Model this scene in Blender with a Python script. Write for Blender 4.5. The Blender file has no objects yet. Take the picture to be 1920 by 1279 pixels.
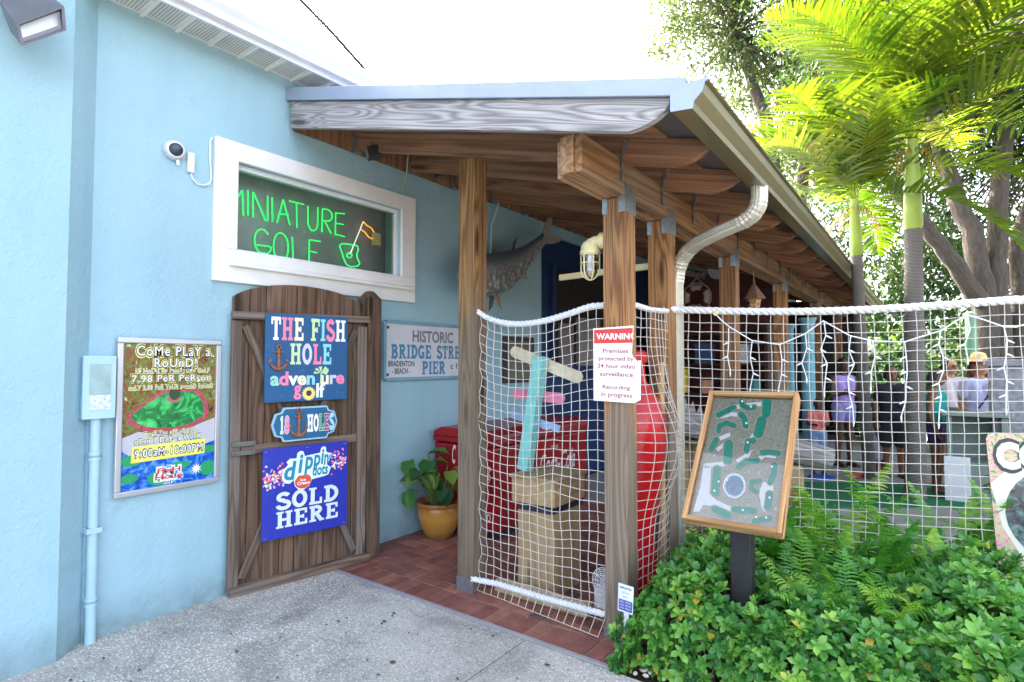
import bpy, math, random
import numpy as np
from mathutils import Vector, Matrix
random.seed(7); rng = np.random.default_rng(7)
R = math.radians; PI = math.pi
sc = bpy.context.scene; col = sc.collection
# ------------------------------------------------------------------ camera, sky, sun, exposure
PSI, PITCH, FOC, EYE = R(36.451), R(2.142), 1056.0, Vector((3.8, 0, 1.55))
cd = bpy.data.cameras.new('camera'); cam = bpy.data.objects.new('camera', cd); col.objects.link(cam)
cam.location = EYE; cam.rotation_euler = (R(90) + PITCH, 0, PSI)
cd.sensor_width = 36; cd.lens = FOC / 1920 * 36; cd.clip_start = .05; cd.clip_end = 2000
sc.camera = cam
SUN_EL, SUN_AZ = R(35), R(22)               # azimuth measured from -X towards +Y
sdir = Vector((-math.cos(SUN_AZ) * math.cos(SUN_EL), math.sin(SUN_AZ) * math.cos(SUN_EL), math.sin(SUN_EL)))
w = bpy.data.worlds.new('World'); sc.world = w; w.use_nodes = True
nt = w.node_tree; bg = nt.nodes['Background']; sky = nt.nodes.new('ShaderNodeTexSky')
sky.sky_type = 'NISHITA'; sky.sun_disc = False; sky.sun_elevation = SUN_EL
sky.sun_rotation = math.atan2(sdir.x, sdir.y); sky.dust_density = 6.0; sky.air_density = .75; sky.ozone_density = .6
hs = nt.nodes.new('ShaderNodeHueSaturation'); hs.inputs['Saturation'].default_value = .62; nt.links.new(sky.outputs[0], hs.inputs['Color']); nt.links.new(hs.outputs[0], bg.inputs[0]); bg.inputs[1].default_value = .15
sl = bpy.data.lights.new('sun', 'SUN'); sl.energy = 2.0; sl.angle = R(.5); sl.color = (1, .93, .82)
so = bpy.data.objects.new('sun', sl); col.objects.link(so); so.rotation_euler = sdir.to_track_quat('Z', 'Y').to_euler()
vs = sc.view_settings; vs.view_transform = 'Standard'; vs.look = 'None'; vs.exposure = 3.45; vs.gamma = 1
sc.cycles.max_bounces = 8; sc.cycles.diffuse_bounces = 6; sc.cycles.transparent_max_bounces = 12
# ------------------------------------------------------------------ measuring helpers (photo pixel -> point on a real plane)
_F0 = Vector((-math.sin(PSI), math.cos(PSI), 0)); _R = Vector((math.cos(PSI), math.sin(PSI), 0)); _Z = Vector((0, 0, 1))
_F = _F0 * math.cos(PITCH) + _Z * math.sin(PITCH); _U = _Z * math.cos(PITCH) - _F0 * math.sin(PITCH)
def ray(x, y): return _F + _R * ((x - 960) / FOC) - _U * ((y - 639.5) / FOC)
def onp(x, y, p, n): d = ray(x, y); return EYE + d * ((Vector(p) - EYE).dot(n) / d.dot(n))
def onX(x, y, v=0.): return onp(x, y, (v, 0, 0), Vector((1, 0, 0)))
def onY(x, y, v): return onp(x, y, (0, v, 0), Vector((0, 1, 0)))
def gnd(x, y, z=0.): return onp(x, y, (0, 0, z), Vector((0, 0, 1)))
def fr(x, y, d): return EYE + ray(x, y) * d
def S(r, g, b):
    f = lambda c: c / 12.92 if c <= .04045 else ((c + .055) / 1.055) ** 2.4
    return (f(r / 255), f(g / 255), f(b / 255), 1)
# ------------------------------------------------------------------ materials
def newmat(name):
    m = bpy.data.materials.new(name); m.use_nodes = True; t = m.node_tree
    return m, t, t.nodes['Principled BSDF']
def N(t, typ, **kw):
    n = t.nodes.new('ShaderNode' + typ)
    for k, v in kw.items():
        if k in n.inputs: n.inputs[k].default_value = v
        else: setattr(n, k, v)
    return n
def math_(t, op, a, b=None):
    n = t.nodes.new('ShaderNodeMath'); n.operation = op
    for i, v in enumerate((a, b)):
        if v is None: continue
        if isinstance(v, (int, float)): n.inputs[i].default_value = v
        else: t.links.new(v, n.inputs[i])
    return n.outputs[0]
def mix_(t, fac, a, b, mode='MIX'):
    n = t.nodes.new('ShaderNodeMix'); n.data_type = 'RGBA'; n.blend_type = mode
    for i, v in ((0, fac), (6, a), (7, b)):
        if hasattr(v, 'is_output'): t.links.new(v, n.inputs[i])
        else: n.inputs[i].default_value = v
    return n.outputs[2]
def ramp_(t, src, stops):
    n = t.nodes.new('ShaderNodeValToRGB'); cr = n.color_ramp
    while len(cr.elements) < len(stops): cr.elements.new(.5)
    for e, (p, c) in zip(cr.elements, stops): e.position = p; e.color = c
    t.links.new(src, n.inputs[0]); return n.outputs[0]
def noise_(t, vec, scale, detail=3, dist=0., rough=.5):
    n = N(t, 'TexNoise', Scale=scale, Detail=detail, Distortion=dist, Roughness=rough)
    if vec is not None: t.links.new(vec, n.inputs['Vector'])
    return n.outputs['Fac']
def bump_(t, b, h, strength, dist=.01):
    n = N(t, 'Bump', Strength=strength, Distance=dist); t.links.new(h, n.inputs['Height']); t.links.new(n.outputs[0], b.inputs['Normal'])
def geo(t): return t.nodes.new('ShaderNodeNewGeometry').outputs['Position']
def att(t): n = t.nodes.new('ShaderNodeAttribute'); n.attribute_name = 'gc'; return n.outputs['Vector']
def mapv(t, vec, s, l=(0, 0, 0)):
    n = N(t, 'Mapping'); n.inputs['Scale'].default_value = s; n.inputs['Location'].default_value = l; t.links.new(vec, n.inputs[0]); return n.outputs[0]
def dk(c, k): return (c[0] * k, c[1] * k, c[2] * k, 1)
MC = {}
def plain(name, c, rough=.55, metal=0., var=.12, vs_=6., bump=0., bs=60., spec=.5):
    if name in MC: return MC[name]
    m, t, b = newmat(name); p = geo(t)
    n1 = noise_(t, p, vs_, 4)
    t.links.new(ramp_(t, n1, [(.3, dk(c, 1 - var)), (.7, dk(c, 1 + var))]), b.inputs['Base Color'])
    b.inputs['Roughness'].default_value = rough; b.inputs['Metallic'].default_value = metal; b.inputs['Specular IOR Level'].default_value = spec
    if bump: bump_(t, b, noise_(t, p, bs, 5), bump)
    MC[name] = m; return m
def wood(name, light, dark, gray=None, gk=.5, rings=26., rough=.75, low=None):
    m, t, b = newmat(name); a = att(t)
    n1 = noise_(t, mapv(t, a, (.22, 6, 6)), 1.3, 2, .25)
    v = N(t, 'TexVoronoi', Scale=1.); t.links.new(mapv(t, a, (1.1, 6.5, 6.5)), v.inputs['Vector']); kd_ = ramp_(t, v.outputs['Distance'], [(.0, (1, 1, 1, 1)), (.42, (0, 0, 0, 1))]); n1 = math_(t, 'ADD', n1, math_(t, 'MULTIPLY', kd_, .16))
    sn = math_(t, 'SINE', math_(t, 'MULTIPLY', n1, rings * 4.)); sn = math_(t, 'MULTIPLY_ADD', sn, .5); sn.node.inputs[2].default_value = .5
    ring = math_(t, 'POWER', sn, .8)
    fib = noise_(t, mapv(t, a, (2.0, 150, 150)), 1., 3)
    streak = noise_(t, mapv(t, a, (.5, 26, 26)), 1., 4)
    c = mix_(t, math_(t, 'MULTIPLY', ring, math_(t, 'MULTIPLY_ADD', streak, .9)), dark, light)
    c = mix_(t, ring, mix_(t, .9, light, dark), mix_(t, ramp_(t, streak, [(.3, (0, 0, 0, 1)), (.7, (1, 1, 1, 1))]), mix_(t, .35, light, dark), light))
    c = mix_(t, 1., c, ramp_(t, fib, [(.3, (.72, .72, .72, 1)), (.7, (1.12, 1.12, 1.12, 1))]), 'MULTIPLY')
    big = noise_(t, mapv(t, a, (.8, 4, 4)), 1.3, 4)
    if gray: 
        fac = ramp_(t, big, [(.35, (0, 0, 0, 1)), (.7, (gk * 1.6, gk * 1.6, gk * 1.6, 1))])
        if low:
            z = t.nodes.new('ShaderNodeSeparateXYZ'); t.links.new(geo(t), z.inputs[0])
            h = math_(t, 'ADD', z.outputs[2], math_(t, 'MULTIPLY', math_(t, 'SUBTRACT', big, .5), 1.2)); fac = math_(t, 'MAXIMUM', math_(t, 'MULTIPLY', fac, .5), ramp_(t, math_(t, 'MULTIPLY', h, .4), [(low * .4 - .06, (.9, .9, .9, 1)), (low * .4 + .1, (0, 0, 0, 1))]))
        c = mix_(t, fac, c, mix_(t, ring, dk(gray, .62), mix_(t, streak, dk(gray, .8), gray)))
    c = mix_(t, ramp_(t, v.outputs['Distance'], [(.08, (.85, .85, .85, 1)), (.17, (0, 0, 0, 1))]), c, dk(dark, .3))
    crack = noise_(t, mapv(t, a, (.7, 60, 60)), 1., 2); c = mix_(t, ramp_(t, crack, [(.24, (.7, .7, .7, 1)), (.29, (0, 0, 0, 1))]), c, dk(dark, .25))
    tone = noise_(t, mapv(t, a, (.02, .3, .3)), 1., 1)
    c = mix_(t, 1., c, ramp_(t, tone, [(.3, (.78, .8, .82, 1)), (.7, (1.16, 1.12, 1.08, 1))]), 'MULTIPLY')
    t.links.new(c, b.inputs['Base Color']); b.inputs['Roughness'].default_value = rough; b.inputs['Specular IOR Level'].default_value = .3
    bump_(t, b, math_(t, 'ADD', math_(t, 'MULTIPLY', ring, .4), fib), .3, .003)
    return m
def leafm(name, stops, trans=.45, rough=.4):
    m, t, b = newmat(name); a = att(t); sx = t.nodes.new('ShaderNodeSeparateXYZ'); t.links.new(a, sx.inputs[0])
    c = ramp_(t, sx.outputs[0], stops)
    c = mix_(t, .35, c, mix_(t, noise_(t, geo(t), 25., 3), dk((1, 1, 1), .5), (1.2, 1.2, 1.2, 1)), 'MULTIPLY')
    t.links.new(c, b.inputs['Base Color']); b.inputs['Roughness'].default_value = rough
    tr = N(t, 'BsdfTranslucent'); t.links.new(mix_(t, 1., c, (1.3, 1.3, .75, 1), 'MULTIPLY'), tr.inputs[0])
    ms = N(t, 'MixShader', Fac=trans); t.links.new(b.outputs[0], ms.inputs[1]); t.links.new(tr.outputs[0], ms.inputs[2])
    t.links.new(ms.outputs[0], t.nodes['Material Output'].inputs[0]); return m
def glass(name, tint=(1, 1, 1, 1), refl=.12):
    m, t, b = newmat(name); tr = N(t, 'BsdfTransparent', Color=tint); gl = N(t, 'BsdfGlossy', Roughness=.02)
    f = N(t, 'Fresnel', IOR=1.45); ms = N(t, 'MixShader'); t.links.new(math_(t, 'ADD', f.outputs[0], refl * .3), ms.inputs[0])
    t.links.new(tr.outputs[0], ms.inputs[1]); t.links.new(gl.outputs[0], ms.inputs[2]); t.links.new(ms.outputs[0], t.nodes['Material Output'].inputs[0]); return m
def emit(name, c, s):
    m, t, b = newmat(name); b.inputs['Base Color'].default_value = c; b.inputs['Emission Color'].default_value = c; b.inputs['Emission Strength'].default_value = s; return m
# ------------------------------------------------------------------ mesh builder
def wl(o):
    v = Vector((0, 0, 0))
    while o: v += o.location; o = o.parent
    return v
class MB:
    def __init__(s): s.v = []; s.f = []; s.m = []; s.g = []
    def add(s, vs, fs, m=0, gc=None):
        k = len(s.v); s.v += [tuple(p) for p in vs]; s.f += [tuple(i + k for i in f) for f in fs]; s.m += [m] * len(fs)
        s.g += [tuple(x) for x in gc] if gc is not None else [tuple(p) for p in vs]; return s
    def hexa(s, P, m=0, gc=None):  # P: 4 bottom ccw, 4 top
        return s.add(P, [(3, 2, 1, 0), (4, 5, 6, 7), (0, 1, 5, 4), (1, 2, 6, 5), (2, 3, 7, 6), (3, 0, 4, 7)], m, gc)
    def bar(s, a, b, wd, ht, up=(0, 0, 1), m=0):
        a = Vector(a); b = Vector(b); d = (b - a); L = d.length; d.normalize(); u = Vector(up); u = (u - d * u.dot(d)).normalized(); q = d.cross(u)
        off = Vector((random.random() * 50, random.random() * 50, random.random() * 50)); P = []; G = []
        for uu in (-ht / 2, ht / 2):
            for (l, k) in ((0, -1), (0, 1), (1, 1), (1, -1)):
                P.append(a + d * (L * l) + q * (k * wd / 2) + u * uu); G.append(off + Vector((L * l, k * wd / 2, uu)))
        return s.hexa([P[0], P[3], P[2], P[1], P[4], P[7], P[6], P[5]], m, [G[i] for i in (0, 3, 2, 1, 4, 7, 6, 5)])
    def bx(s, x0, x1, y0, y1, z0, z1, m=0):
        D = (x1 - x0, y1 - y0, z1 - z0); k = D.index(max(D)); cx, cy, cz = (x0 + x1) / 2, (y0 + y1) / 2, (z0 + z1) / 2
        if k == 0: return s.bar((x0, cy, cz), (x1, cy, cz), D[1], D[2], (0, 0, 1), m)
        if k == 1: return s.bar((cx, y0, cz), (cx, y1, cz), D[0], D[2], (0, 0, 1), m)
        return s.bar((cx, cy, z0), (cx, cy, z1), D[0], D[1], (0, 1, 0), m)
    def prism(s, poly, ext, m=0, grain=None):
        P = [Vector(p) for p in poly]; e = Vector(ext); n = len(P); o = Vector((random.random() * 50,) * 3)
        g = Vector(grain).normalized() if grain else Vector((1, 0, 0)); en = e.normalized(); q = g.cross(en)
        V = P + [p + e for p in P]; G = [o + Vector((p.dot(g), p.dot(q), p.dot(en))) for p in V]
        nn = Vector((0, 0, 0))
        for i in range(n): nn += P[i].cross(P[(i + 1) % n])
        F = [tuple(range(n))[::-1], tuple(range(n, 2 * n))] + [(i, (i + 1) % n, n + (i + 1) % n, n + i) for i in range(n)]
        if nn.dot(e) < 0: F = [f[::-1] for f in F]
        return s.add(V, F, m, G)
    def poly(s, pts, m=0): return s.add(pts, [tuple(range(len(pts)))], m)
    def tube(s, path, r, n=8, m=0, cap=True):
        P = [Vector(p) for p in path]; rr = r if hasattr(r, '__len__') else [r] * len(P); V = []; G = []; F = []; L = 0
        o = random.random() * 40; d = (P[1] - P[0]).normalized(); u = d.orthogonal().normalized()
        for i, p in enumerate(P):
            dd = (P[min(i + 1, len(P) - 1)] - P[max(i - 1, 0)]).normalized(); u = (u - dd * u.dot(dd)).normalized(); q = dd.cross(u)
            if i: L += (P[i] - P[i - 1]).length
            for k in range(n):
                a = 2 * PI * k / n; V.append(p + (u * math.cos(a) + q * math.sin(a)) * rr[i]); G.append((o + L, o + rr[i] * math.cos(a), o + rr[i] * math.sin(a)))
        for i in range(len(P) - 1):
            for k in range(n): F.append((i * n + k, i * n + (k + 1) % n, (i + 1) * n + (k + 1) % n, (i + 1) * n + k))
        if cap: F += [tuple(range(n))[::-1], tuple(range((len(P) - 1) * n, len(P) * n))]
        return s.add(V, F, m, G)
    def lathe(s, prof, c, n=24, m=0):  # prof (r,z) bottom to top
        c = Vector(c); V = []; F = []
        for r, z in prof:
            for k in range(n): a = 2 * PI * k / n; V.append(c + Vector((r * math.cos(a), r * math.sin(a), z)))
        for i in range(len(prof) - 1):
            for k in range(n): F.append((i * n + k, i * n + (k + 1) % n, (i + 1) * n + (k + 1) % n, (i + 1) * n + k))
        F += [tuple(range(n))[::-1], tuple(range((len(prof) - 1) * n, len(prof) * n))]
        return s.add(V, F, m)
    def ell(s, c, r, n=10, m=0, rot=None):
        V = []; F = []; c = Vector(c); k2 = n // 2 + 1
        for i in range(1, k2):
            th = PI * i / k2
            for k in range(n):
                a = 2 * PI * k / n; p = Vector((r[0] * math.sin(th) * math.cos(a), r[1] * math.sin(th) * math.sin(a), r[2] * math.cos(th)))
                V.append(c + (rot @ p if rot else p))
        top = Vector((0, 0, r[2])); V += [c + (rot @ top if rot else top), c - (rot @ top if rot else top)]; T = len(V) - 2
        for i in range(k2 - 2):
            for k in range(n): F.append((i * n + k, (i + 1) * n + k, (i + 1) * n + (k + 1) % n, i * n + (k + 1) % n))
        for k in range(n): F += [(T, k, (k + 1) % n), (T + 1, (k2 - 2) * n + (k + 1) % n, (k2 - 2) * n + k)]
        return s.add(V, F, m)
    def cap(s, a, b, ra, rb, n=10, m=0):   # tapered limb with rounded ends
        a = Vector(a); b = Vector(b); d = (b - a).normalized(); P = []; rr = []
        for t in (-.95, -.7, -.35): P.append(a + d * (ra * t)); rr.append(ra * math.sqrt(1 - t * t))
        P.append(a); rr.append(ra); P.append(b); rr.append(rb)
        for t in (.35, .7, .95): P.append(b + d * (rb * t)); rr.append(rb * math.sqrt(1 - t * t))
        return s.tube(P, rr, n, m)
    def build(s, name, mats, parent=None, smooth=False, bevel=0., loc=None, ang=40):
        V = np.array(s.v, dtype=float)
        if parent: o0 = np.array(wl(parent))
        elif loc is not None: o0 = np.array(loc, dtype=float)
        else: lo, hi = V.min(0), V.max(0); o0 = np.array([(lo[0] + hi[0]) / 2, (lo[1] + hi[1]) / 2, lo[2]])
        me = bpy.data.meshes.new(name); me.from_pydata((V - o0).tolist(), [], s.f)
        at = me.attributes.new('gc', 'FLOAT_VECTOR', 'POINT'); at.data.foreach_set('vector', np.array(s.g, dtype=float).ravel())
        for m in (mats if isinstance(mats, list) else [mats]): me.materials.append(m)
        me.polygons.foreach_set('material_index', s.m)
        if smooth: me.polygons.foreach_set('use_smooth', [True] * len(s.f)); me.set_sharp_from_angle(angle=R(ang))
        me.update(); ob = bpy.data.objects.new(name, me); col.objects.link(ob)
        if parent: ob.parent = parent
        else: ob.location = o0
        if bevel:
            b = ob.modifiers.new('bevel', 'BEVEL'); b.width = bevel; b.segments = 2; b.limit_method = 'ANGLE'; b.angle_limit = R(40)
        return ob
def npmesh(name, V, F, G, mat_, parent=None, loc=None, smooth=False):
    V = np.asarray(V, float); F = np.asarray(F); o0 = np.array(wl(parent)) if parent else (np.array(loc, float) if loc is not None else np.array([*(V.mean(0)[:2]), V[:, 2].min()]))
    me = bpy.data.meshes.new(name); me.vertices.add(len(V)); me.vertices.foreach_set('co', (V - o0).ravel())
    k = F.shape[1]; me.loops.add(F.size); me.loops.foreach_set('vertex_index', F.ravel().astype(np.int32)); me.polygons.add(len(F))
    me.polygons.foreach_set('loop_start', np.arange(0, F.size, k, dtype=np.int32))
    at = me.attributes.new('gc', 'FLOAT_VECTOR', 'POINT'); at.data.foreach_set('vector', np.asarray(G, float).ravel())
    if smooth: me.polygons.foreach_set('use_smooth', [True] * len(F))
    me.materials.append(mat_); me.update(calc_edges=True); me.validate(); ob = bpy.data.objects.new(name, me); col.objects.link(ob)
    if parent: ob.parent = parent
    else: ob.location = o0
    return ob
def tag(o, label, cat, group=None, kind=None):
    if label: o['label'] = label
    if cat: o['category'] = cat
    if group: o['group'] = group
    if kind: o['kind'] = kind
    return o
def thing(name, label, cat, loc, group=None):
    o = bpy.data.objects.new(name, None); col.objects.link(o); o.location = Vector(loc); o.empty_display_size = .1
    return tag(o, label, cat, group)
def struct(o): o['kind'] = 'structure'; return o
# leaves: arrays of positions, directions, normals, lengths -> folded leaf blades
def leaves(P, D, Nn, L, W, tint, fold=.12, droop=.0):
    D = D / np.linalg.norm(D, axis=1)[:, None]; Sd = np.cross(D, Nn); Sd /= np.linalg.norm(Sd, axis=1)[:, None] + 1e-9; U = np.cross(Sd, D)
    tpl = np.array([[0, 0, 0], [.3, .36, .5], [.72, .42, .5], [1, 0, -.2], [.72, -.42, .5], [.3, -.36, .5], [.55, 0, 0]])
    n = len(P); L = L[:, None]; W = W[:, None]
    V = np.stack([P + D * L * a + Sd * W * b + U * (W * c * fold * 2 - L * droop * a * a) for a, b, c in tpl], 1).reshape(-1, 3)
    F0 = np.array([[0, 6, 3, 2, 1], [0, 5, 4, 3, 6]]); F = (F0[None] + (np.arange(n) * 7)[:, None, None]).reshape(-1, 5)
    G = np.repeat(np.stack([tint, rng.random(n), rng.random(n)], 1), 7, 0); return V, F, G
def rnd(n, k=3): return rng.normal(size=(n, k))
def unit(a): return a / (np.linalg.norm(a, axis=-1, keepdims=True) + 1e-9)

# ================================================================== MATERIAL LIBRARY
def stucco():
    m, t, b = newmat('stucco'); p = geo(t)
    c = ramp_(t, noise_(t, p, 1.1, 5), [(.3, S(148, 184, 194)), (.7, S(157, 191, 200))])
    z = t.nodes.new('ShaderNodeSeparateXYZ'); t.links.new(p, z.inputs[0])
    grime = math_(t, 'MULTIPLY', ramp_(t, z.outputs[2], [(.0, (1, 1, 1, 1)), (.24, (0, 0, 0, 1))]), noise_(t, p, 9., 5))
    st = noise_(t, mapv(t, p, (5, 5, .35)), 1., 5); c = mix_(t, 1., c, ramp_(t, st, [(.32, (.95, .955, .96, 1)), (.5, (1, 1, 1, 1)), (.72, (1.03, 1.02, 1.02, 1))]), 'MULTIPLY'); pt = noise_(t, p, 3.2, 6, .8); c = mix_(t, ramp_(t, pt, [(.64, (0, 0, 0, 1)), (.72, (.12, .12, .12, 1))]), c, S(110, 130, 136)); c = mix_(t, math_(t, 'MULTIPLY', grime, .9), c, S(86, 92, 88)); t.links.new(c, b.inputs['Base Color']); b.inputs['Roughness'].default_value = .7
    h = math_(t, 'ADD', noise_(t, p, 34., 5, .9), math_(t, 'MULTIPLY', noise_(t, p, 9., 4, 1.2), .9)); bump_(t, b, h, .42, .012); return m
M_ST = stucco()
def shellcrete():
    m, t, b = newmat('shell_concrete'); p = geo(t)
    base = ramp_(t, noise_(t, p, 1.3, 6), [(.3, S(158, 154, 147)), (.7, S(190, 185, 176))])
    big = ramp_(t, noise_(t, p, .6, 3), [(.4, (0, 0, 0, 1)), (.62, (1, 1, 1, 1))])
    v = N(t, 'TexVoronoi', Scale=84.); wv = t.nodes.new('ShaderNodeVectorMath'); wv.operation = 'ADD'
    nz = N(t, 'TexNoise', Scale=60., Detail=2.); t.links.new(p, nz.inputs[0]); sc_ = t.nodes.new('ShaderNodeVectorMath'); sc_.operation = 'SCALE'; sc_.inputs['Scale'].default_value = .012
    t.links.new(nz.outputs['Color'], sc_.inputs[0]); t.links.new(p, wv.inputs[0]); t.links.new(sc_.outputs[0], wv.inputs[1]); t.links.new(wv.outputs[0], v.inputs['Vector'])
    sx = t.nodes.new('ShaderNodeSeparateColor'); t.links.new(v.outputs['Color'], sx.inputs[0])
    inside = ramp_(t, v.outputs['Distance'], [(.30, (1, 1, 1, 1)), (.5, (0, 0, 0, 1))])
    sel = ramp_(t, sx.outputs[0], [(.52, (0, 0, 0, 1)), (.58, (1, 1, 1, 1))]); dks = ramp_(t, sx.outputs[0], [(.16, (1, 1, 1, 1)), (.22, (0, 0, 0, 1))])
    dens = math_(t, 'MULTIPLY_ADD', big, .6); dens.node.inputs[2].default_value = .4
    c = mix_(t, math_(t, 'MULTIPLY', math_(t, 'MULTIPLY', inside, sel), dens), base, S(250, 246, 238))
    c = mix_(t, math_(t, 'MULTIPLY', math_(t, 'MULTIPLY', inside, dks), .7), c, S(104, 100, 98))
    stn = noise_(t, p, 2.2, 7, 1.); c = mix_(t, 1., c, ramp_(t, stn, [(.36, (.72, .72, .72, 1)), (.5, (1, 1, 1, 1)), (.7, (1.08, 1.08, 1.06, 1))]), 'MULTIPLY')
    c = mix_(t, 1., c, ramp_(t, noise_(t, p, 180., 2), [(.3, (.8, .8, .8, 1)), (.7, (1.12, 1.12, 1.12, 1))]), 'MULTIPLY')
    t.links.new(c, b.inputs['Base Color']); b.inputs['Roughness'].default_value = .8; bump_(t, b, math_(t, 'MULTIPLY', inside, sx.outputs[1]), .5, .006); return m
M_CON = shellcrete()
W_POST = wood('post_wood', S(192, 140, 88), S(116, 72, 40), S(150, 136, 120), .35, 20, low=1.25)
W_POSTG = wood('weathered_post_wood', S(186, 142, 88), S(112, 74, 42), S(142, 126, 108), .4, 20, low=1.75)
W_RAF = wood('rafter_wood', S(166, 124, 94), S(122, 86, 62), None, .1, 10)
W_BEAM = wood('beam_wood', S(186, 138, 90), S(126, 88, 54), S(162, 150, 134), .35, 12)
W_GREY = wood('grey_rafter_wood', S(190, 187, 186), S(124, 120, 120), None, 0, 30)
W_GATE = wood('gate_wood', S(124, 94, 70), S(70, 50, 36), S(114, 102, 92), .35, 14)
W_GATER = wood('gate_rail_wood', S(134, 112, 94), S(84, 68, 56), S(130, 122, 116), .45, 14)
W_TAN = wood('tan_plywood', S(196, 170, 130), S(180, 152, 112), None, 0, 6)
W_MAP = wood('frame_wood', S(206, 168, 120), S(168, 122, 78), None, 0, 12)
W_DRIFT = wood('driftwood', S(176, 172, 168), S(110, 106, 104), None, 0, 30)
M_WHITE = plain('white_paint', S(226, 228, 232), .45, var=.04)
M_WHITE2 = plain('aged_white_paint', S(230, 229, 224), .5, var=.05)
M_SOF = plain('vinyl_soffit', S(226, 226, 218), .5, var=.06)
M_MET = plain('galvanised_metal', S(168, 176, 180), .38, .85, .18, 25)
M_GUT = plain('gutter_paint', S(126, 116, 82), .3, .45, .06)  # olive base colour imitates palms reflected in pale grey metal
M_SPOUT = plain('downspout_paint', S(196, 192, 176), .32, .4, .08, 20)
M_FASC = plain('drip_edge_metal', S(152, 164, 184), .45, .2, .05)
M_BLK = plain('black_plastic', S(34, 34, 38), .5)
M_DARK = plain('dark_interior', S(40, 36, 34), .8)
M_NAVY = plain('navy_paint', S(22, 52, 92), .5)
M_MAROON = plain('maroon_panelling', S(92, 44, 34), .6)
M_RED = plain('red_enamel', S(190, 22, 32), .25, var=.06)
M_COOL = plain('cooler_enamel', S(146, 16, 24), .3, var=.2, vs_=5)
M_ROPE = plain('rope_fibre', S(220, 220, 222), .8, var=.1, vs_=40)
M_NET = plain('net_twine', S(200, 194, 184), .8, var=.12, vs_=20)
M_CREAM = plain('cream_paint', S(222, 208, 158), .4, var=.06)
M_TEAL = plain('aqua_paint', S(128, 206, 200), .55, var=.1, vs_=14)
M_CBLUE = plain('pale_blue_conduit', S(168, 200, 214), .5, var=.05)

# ================================================================== SETTING: ground, paving, floors
def sheet(name, x0, x1, y0, y1, z, m, th=.0):
    mb = MB(); mb.poly([(x0, y0, z), (x1, y0, z), (x1, y1, z), (x0, y1, z)]); return struct(mb.build(name, m, loc=(0, 0, 0)))
M_SOIL = plain('soil', S(78, 66, 54), .95, var=.35, vs_=30, bump=.8, bs=80)
M_PATIO = plain('patio_concrete', S(150, 146, 142), .85, var=.15, vs_=3, bump=.2)
sheet('ground', -200, 200, -200, 300, -.06, M_SOIL)
mb = MB()
for x0, x1, y0, y1 in ((-.3, 1.951, -9, 2.624), (1.959, 9, -9, 2.624)): mb.bx(x0, x1, y0, y1, -.055, 0)
struct(mb.build('pavement', M_CON, bevel=.004, loc=(0, 0, 0)))
mb = MB()
mb.bx(2.46, 14, 5.0, 26, -.055, -.012); mb.bx(0, 2.45, 5.6, 26, -.055, -.006); struct(mb.build('patio', M_PATIO, loc=(0, 0, 0)))
# brick porch floor: a soldier course along the edge, herringbone behind
def brickm():
    m, t, b = newmat('paver_brick'); a = att(t); sx = t.nodes.new('ShaderNodeSeparateXYZ'); t.links.new(a, sx.inputs[0])
    c = ramp_(t, sx.outputs[0], [(0, S(122, 74, 64)), (.35, S(144, 92, 80)), (.6, S(130, 80, 74)), (.85, S(158, 108, 86)), (1, S(106, 74, 72))])
    c = mix_(t, 1., c, ramp_(t, noise_(t, geo(t), 14., 5), [(.3, (.7, .7, .72, 1)), (.7, (1.2, 1.15, 1.15, 1))]), 'MULTIPLY')
    t.links.new(c, b.inputs['Base Color']); b.inputs['Roughness'].default_value = .55; bump_(t, b, noise_(t, geo(t), 90., 3), .25, .004); return m
M_BRICK = brickm()
mb = MB(); mb.bx(.0, 2.46, 2.662, 5.6, -.055, -.005); struct(mb.build('porch_bed', plain('grout', S(150, 136, 130), .9), loc=(0, 0, 0)))
mb = MB()
def brick(x0, x1, y0, y1):
    x0 = max(x0, .0); x1 = min(x1, 2.455); y1 = min(y1, 5.6)
    if x1 - x0 < .02 or y1 - y0 < .02: return
    e = .0035; k = random.random(); z = random.uniform(-.001, .0012); V = [(x0 + e, y0 + e, -.02), (x1 - e, y0 + e, -.02), (x1 - e, y1 - e, -.02), (x0 + e, y1 - e, -.02)]
    mb.hexa(V + [(x, y, z) for x, y, _ in V], 0, [(k, 0, 0)] * 8)
BW = .1
for i in range(25): brick(i * BW, i * BW + BW, 2.664, 2.864)
Y0 = 2.866
for j in range(-16, 40):
    for i in range(-16, 30):
        if (i - j) % 4 == 0:   # horizontal brick covers (i,j),(i+1,j)
            if 0 <= j * BW and j * BW + BW < 2.75: brick(i * BW, (i + 2) * BW, Y0 + j * BW, Y0 + (j + 1) * BW)
        if (i - j) % 4 == 3:   # vertical brick covers (i,j),(i,j+1)
            y0, y1 = j * BW, (j + 2) * BW
            if y1 > 0 and y0 < 2.7: brick(i * BW, (i + 1) * BW, Y0 + max(y0, 0), Y0 + y1)
struct(mb.build('porch_floor', M_BRICK, bevel=.003, loc=(0, 0, 0)))
mb = MB(); mb.bx(.14, 2.47, 2.628, 2.660, -.05, .006); struct(mb.build('floor_edging', plain('edging_strip', S(168, 166, 170), .5, .3), bevel=.003, loc=(0, 0, 0)))
# mini golf green carpet behind the net
M_CARP = plain('green_carpet', S(28, 112, 70), .9, var=.15, vs_=40, bump=.3, bs=200)
mb = MB(); mb.prism([gnd(1440, 902, .01), gnd(1822, 908, .01), gnd(1812, 948, .01), gnd(1440, 950, .01)], (0, 0, -.05)); struct(mb.build('putting_green', M_CARP))

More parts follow.
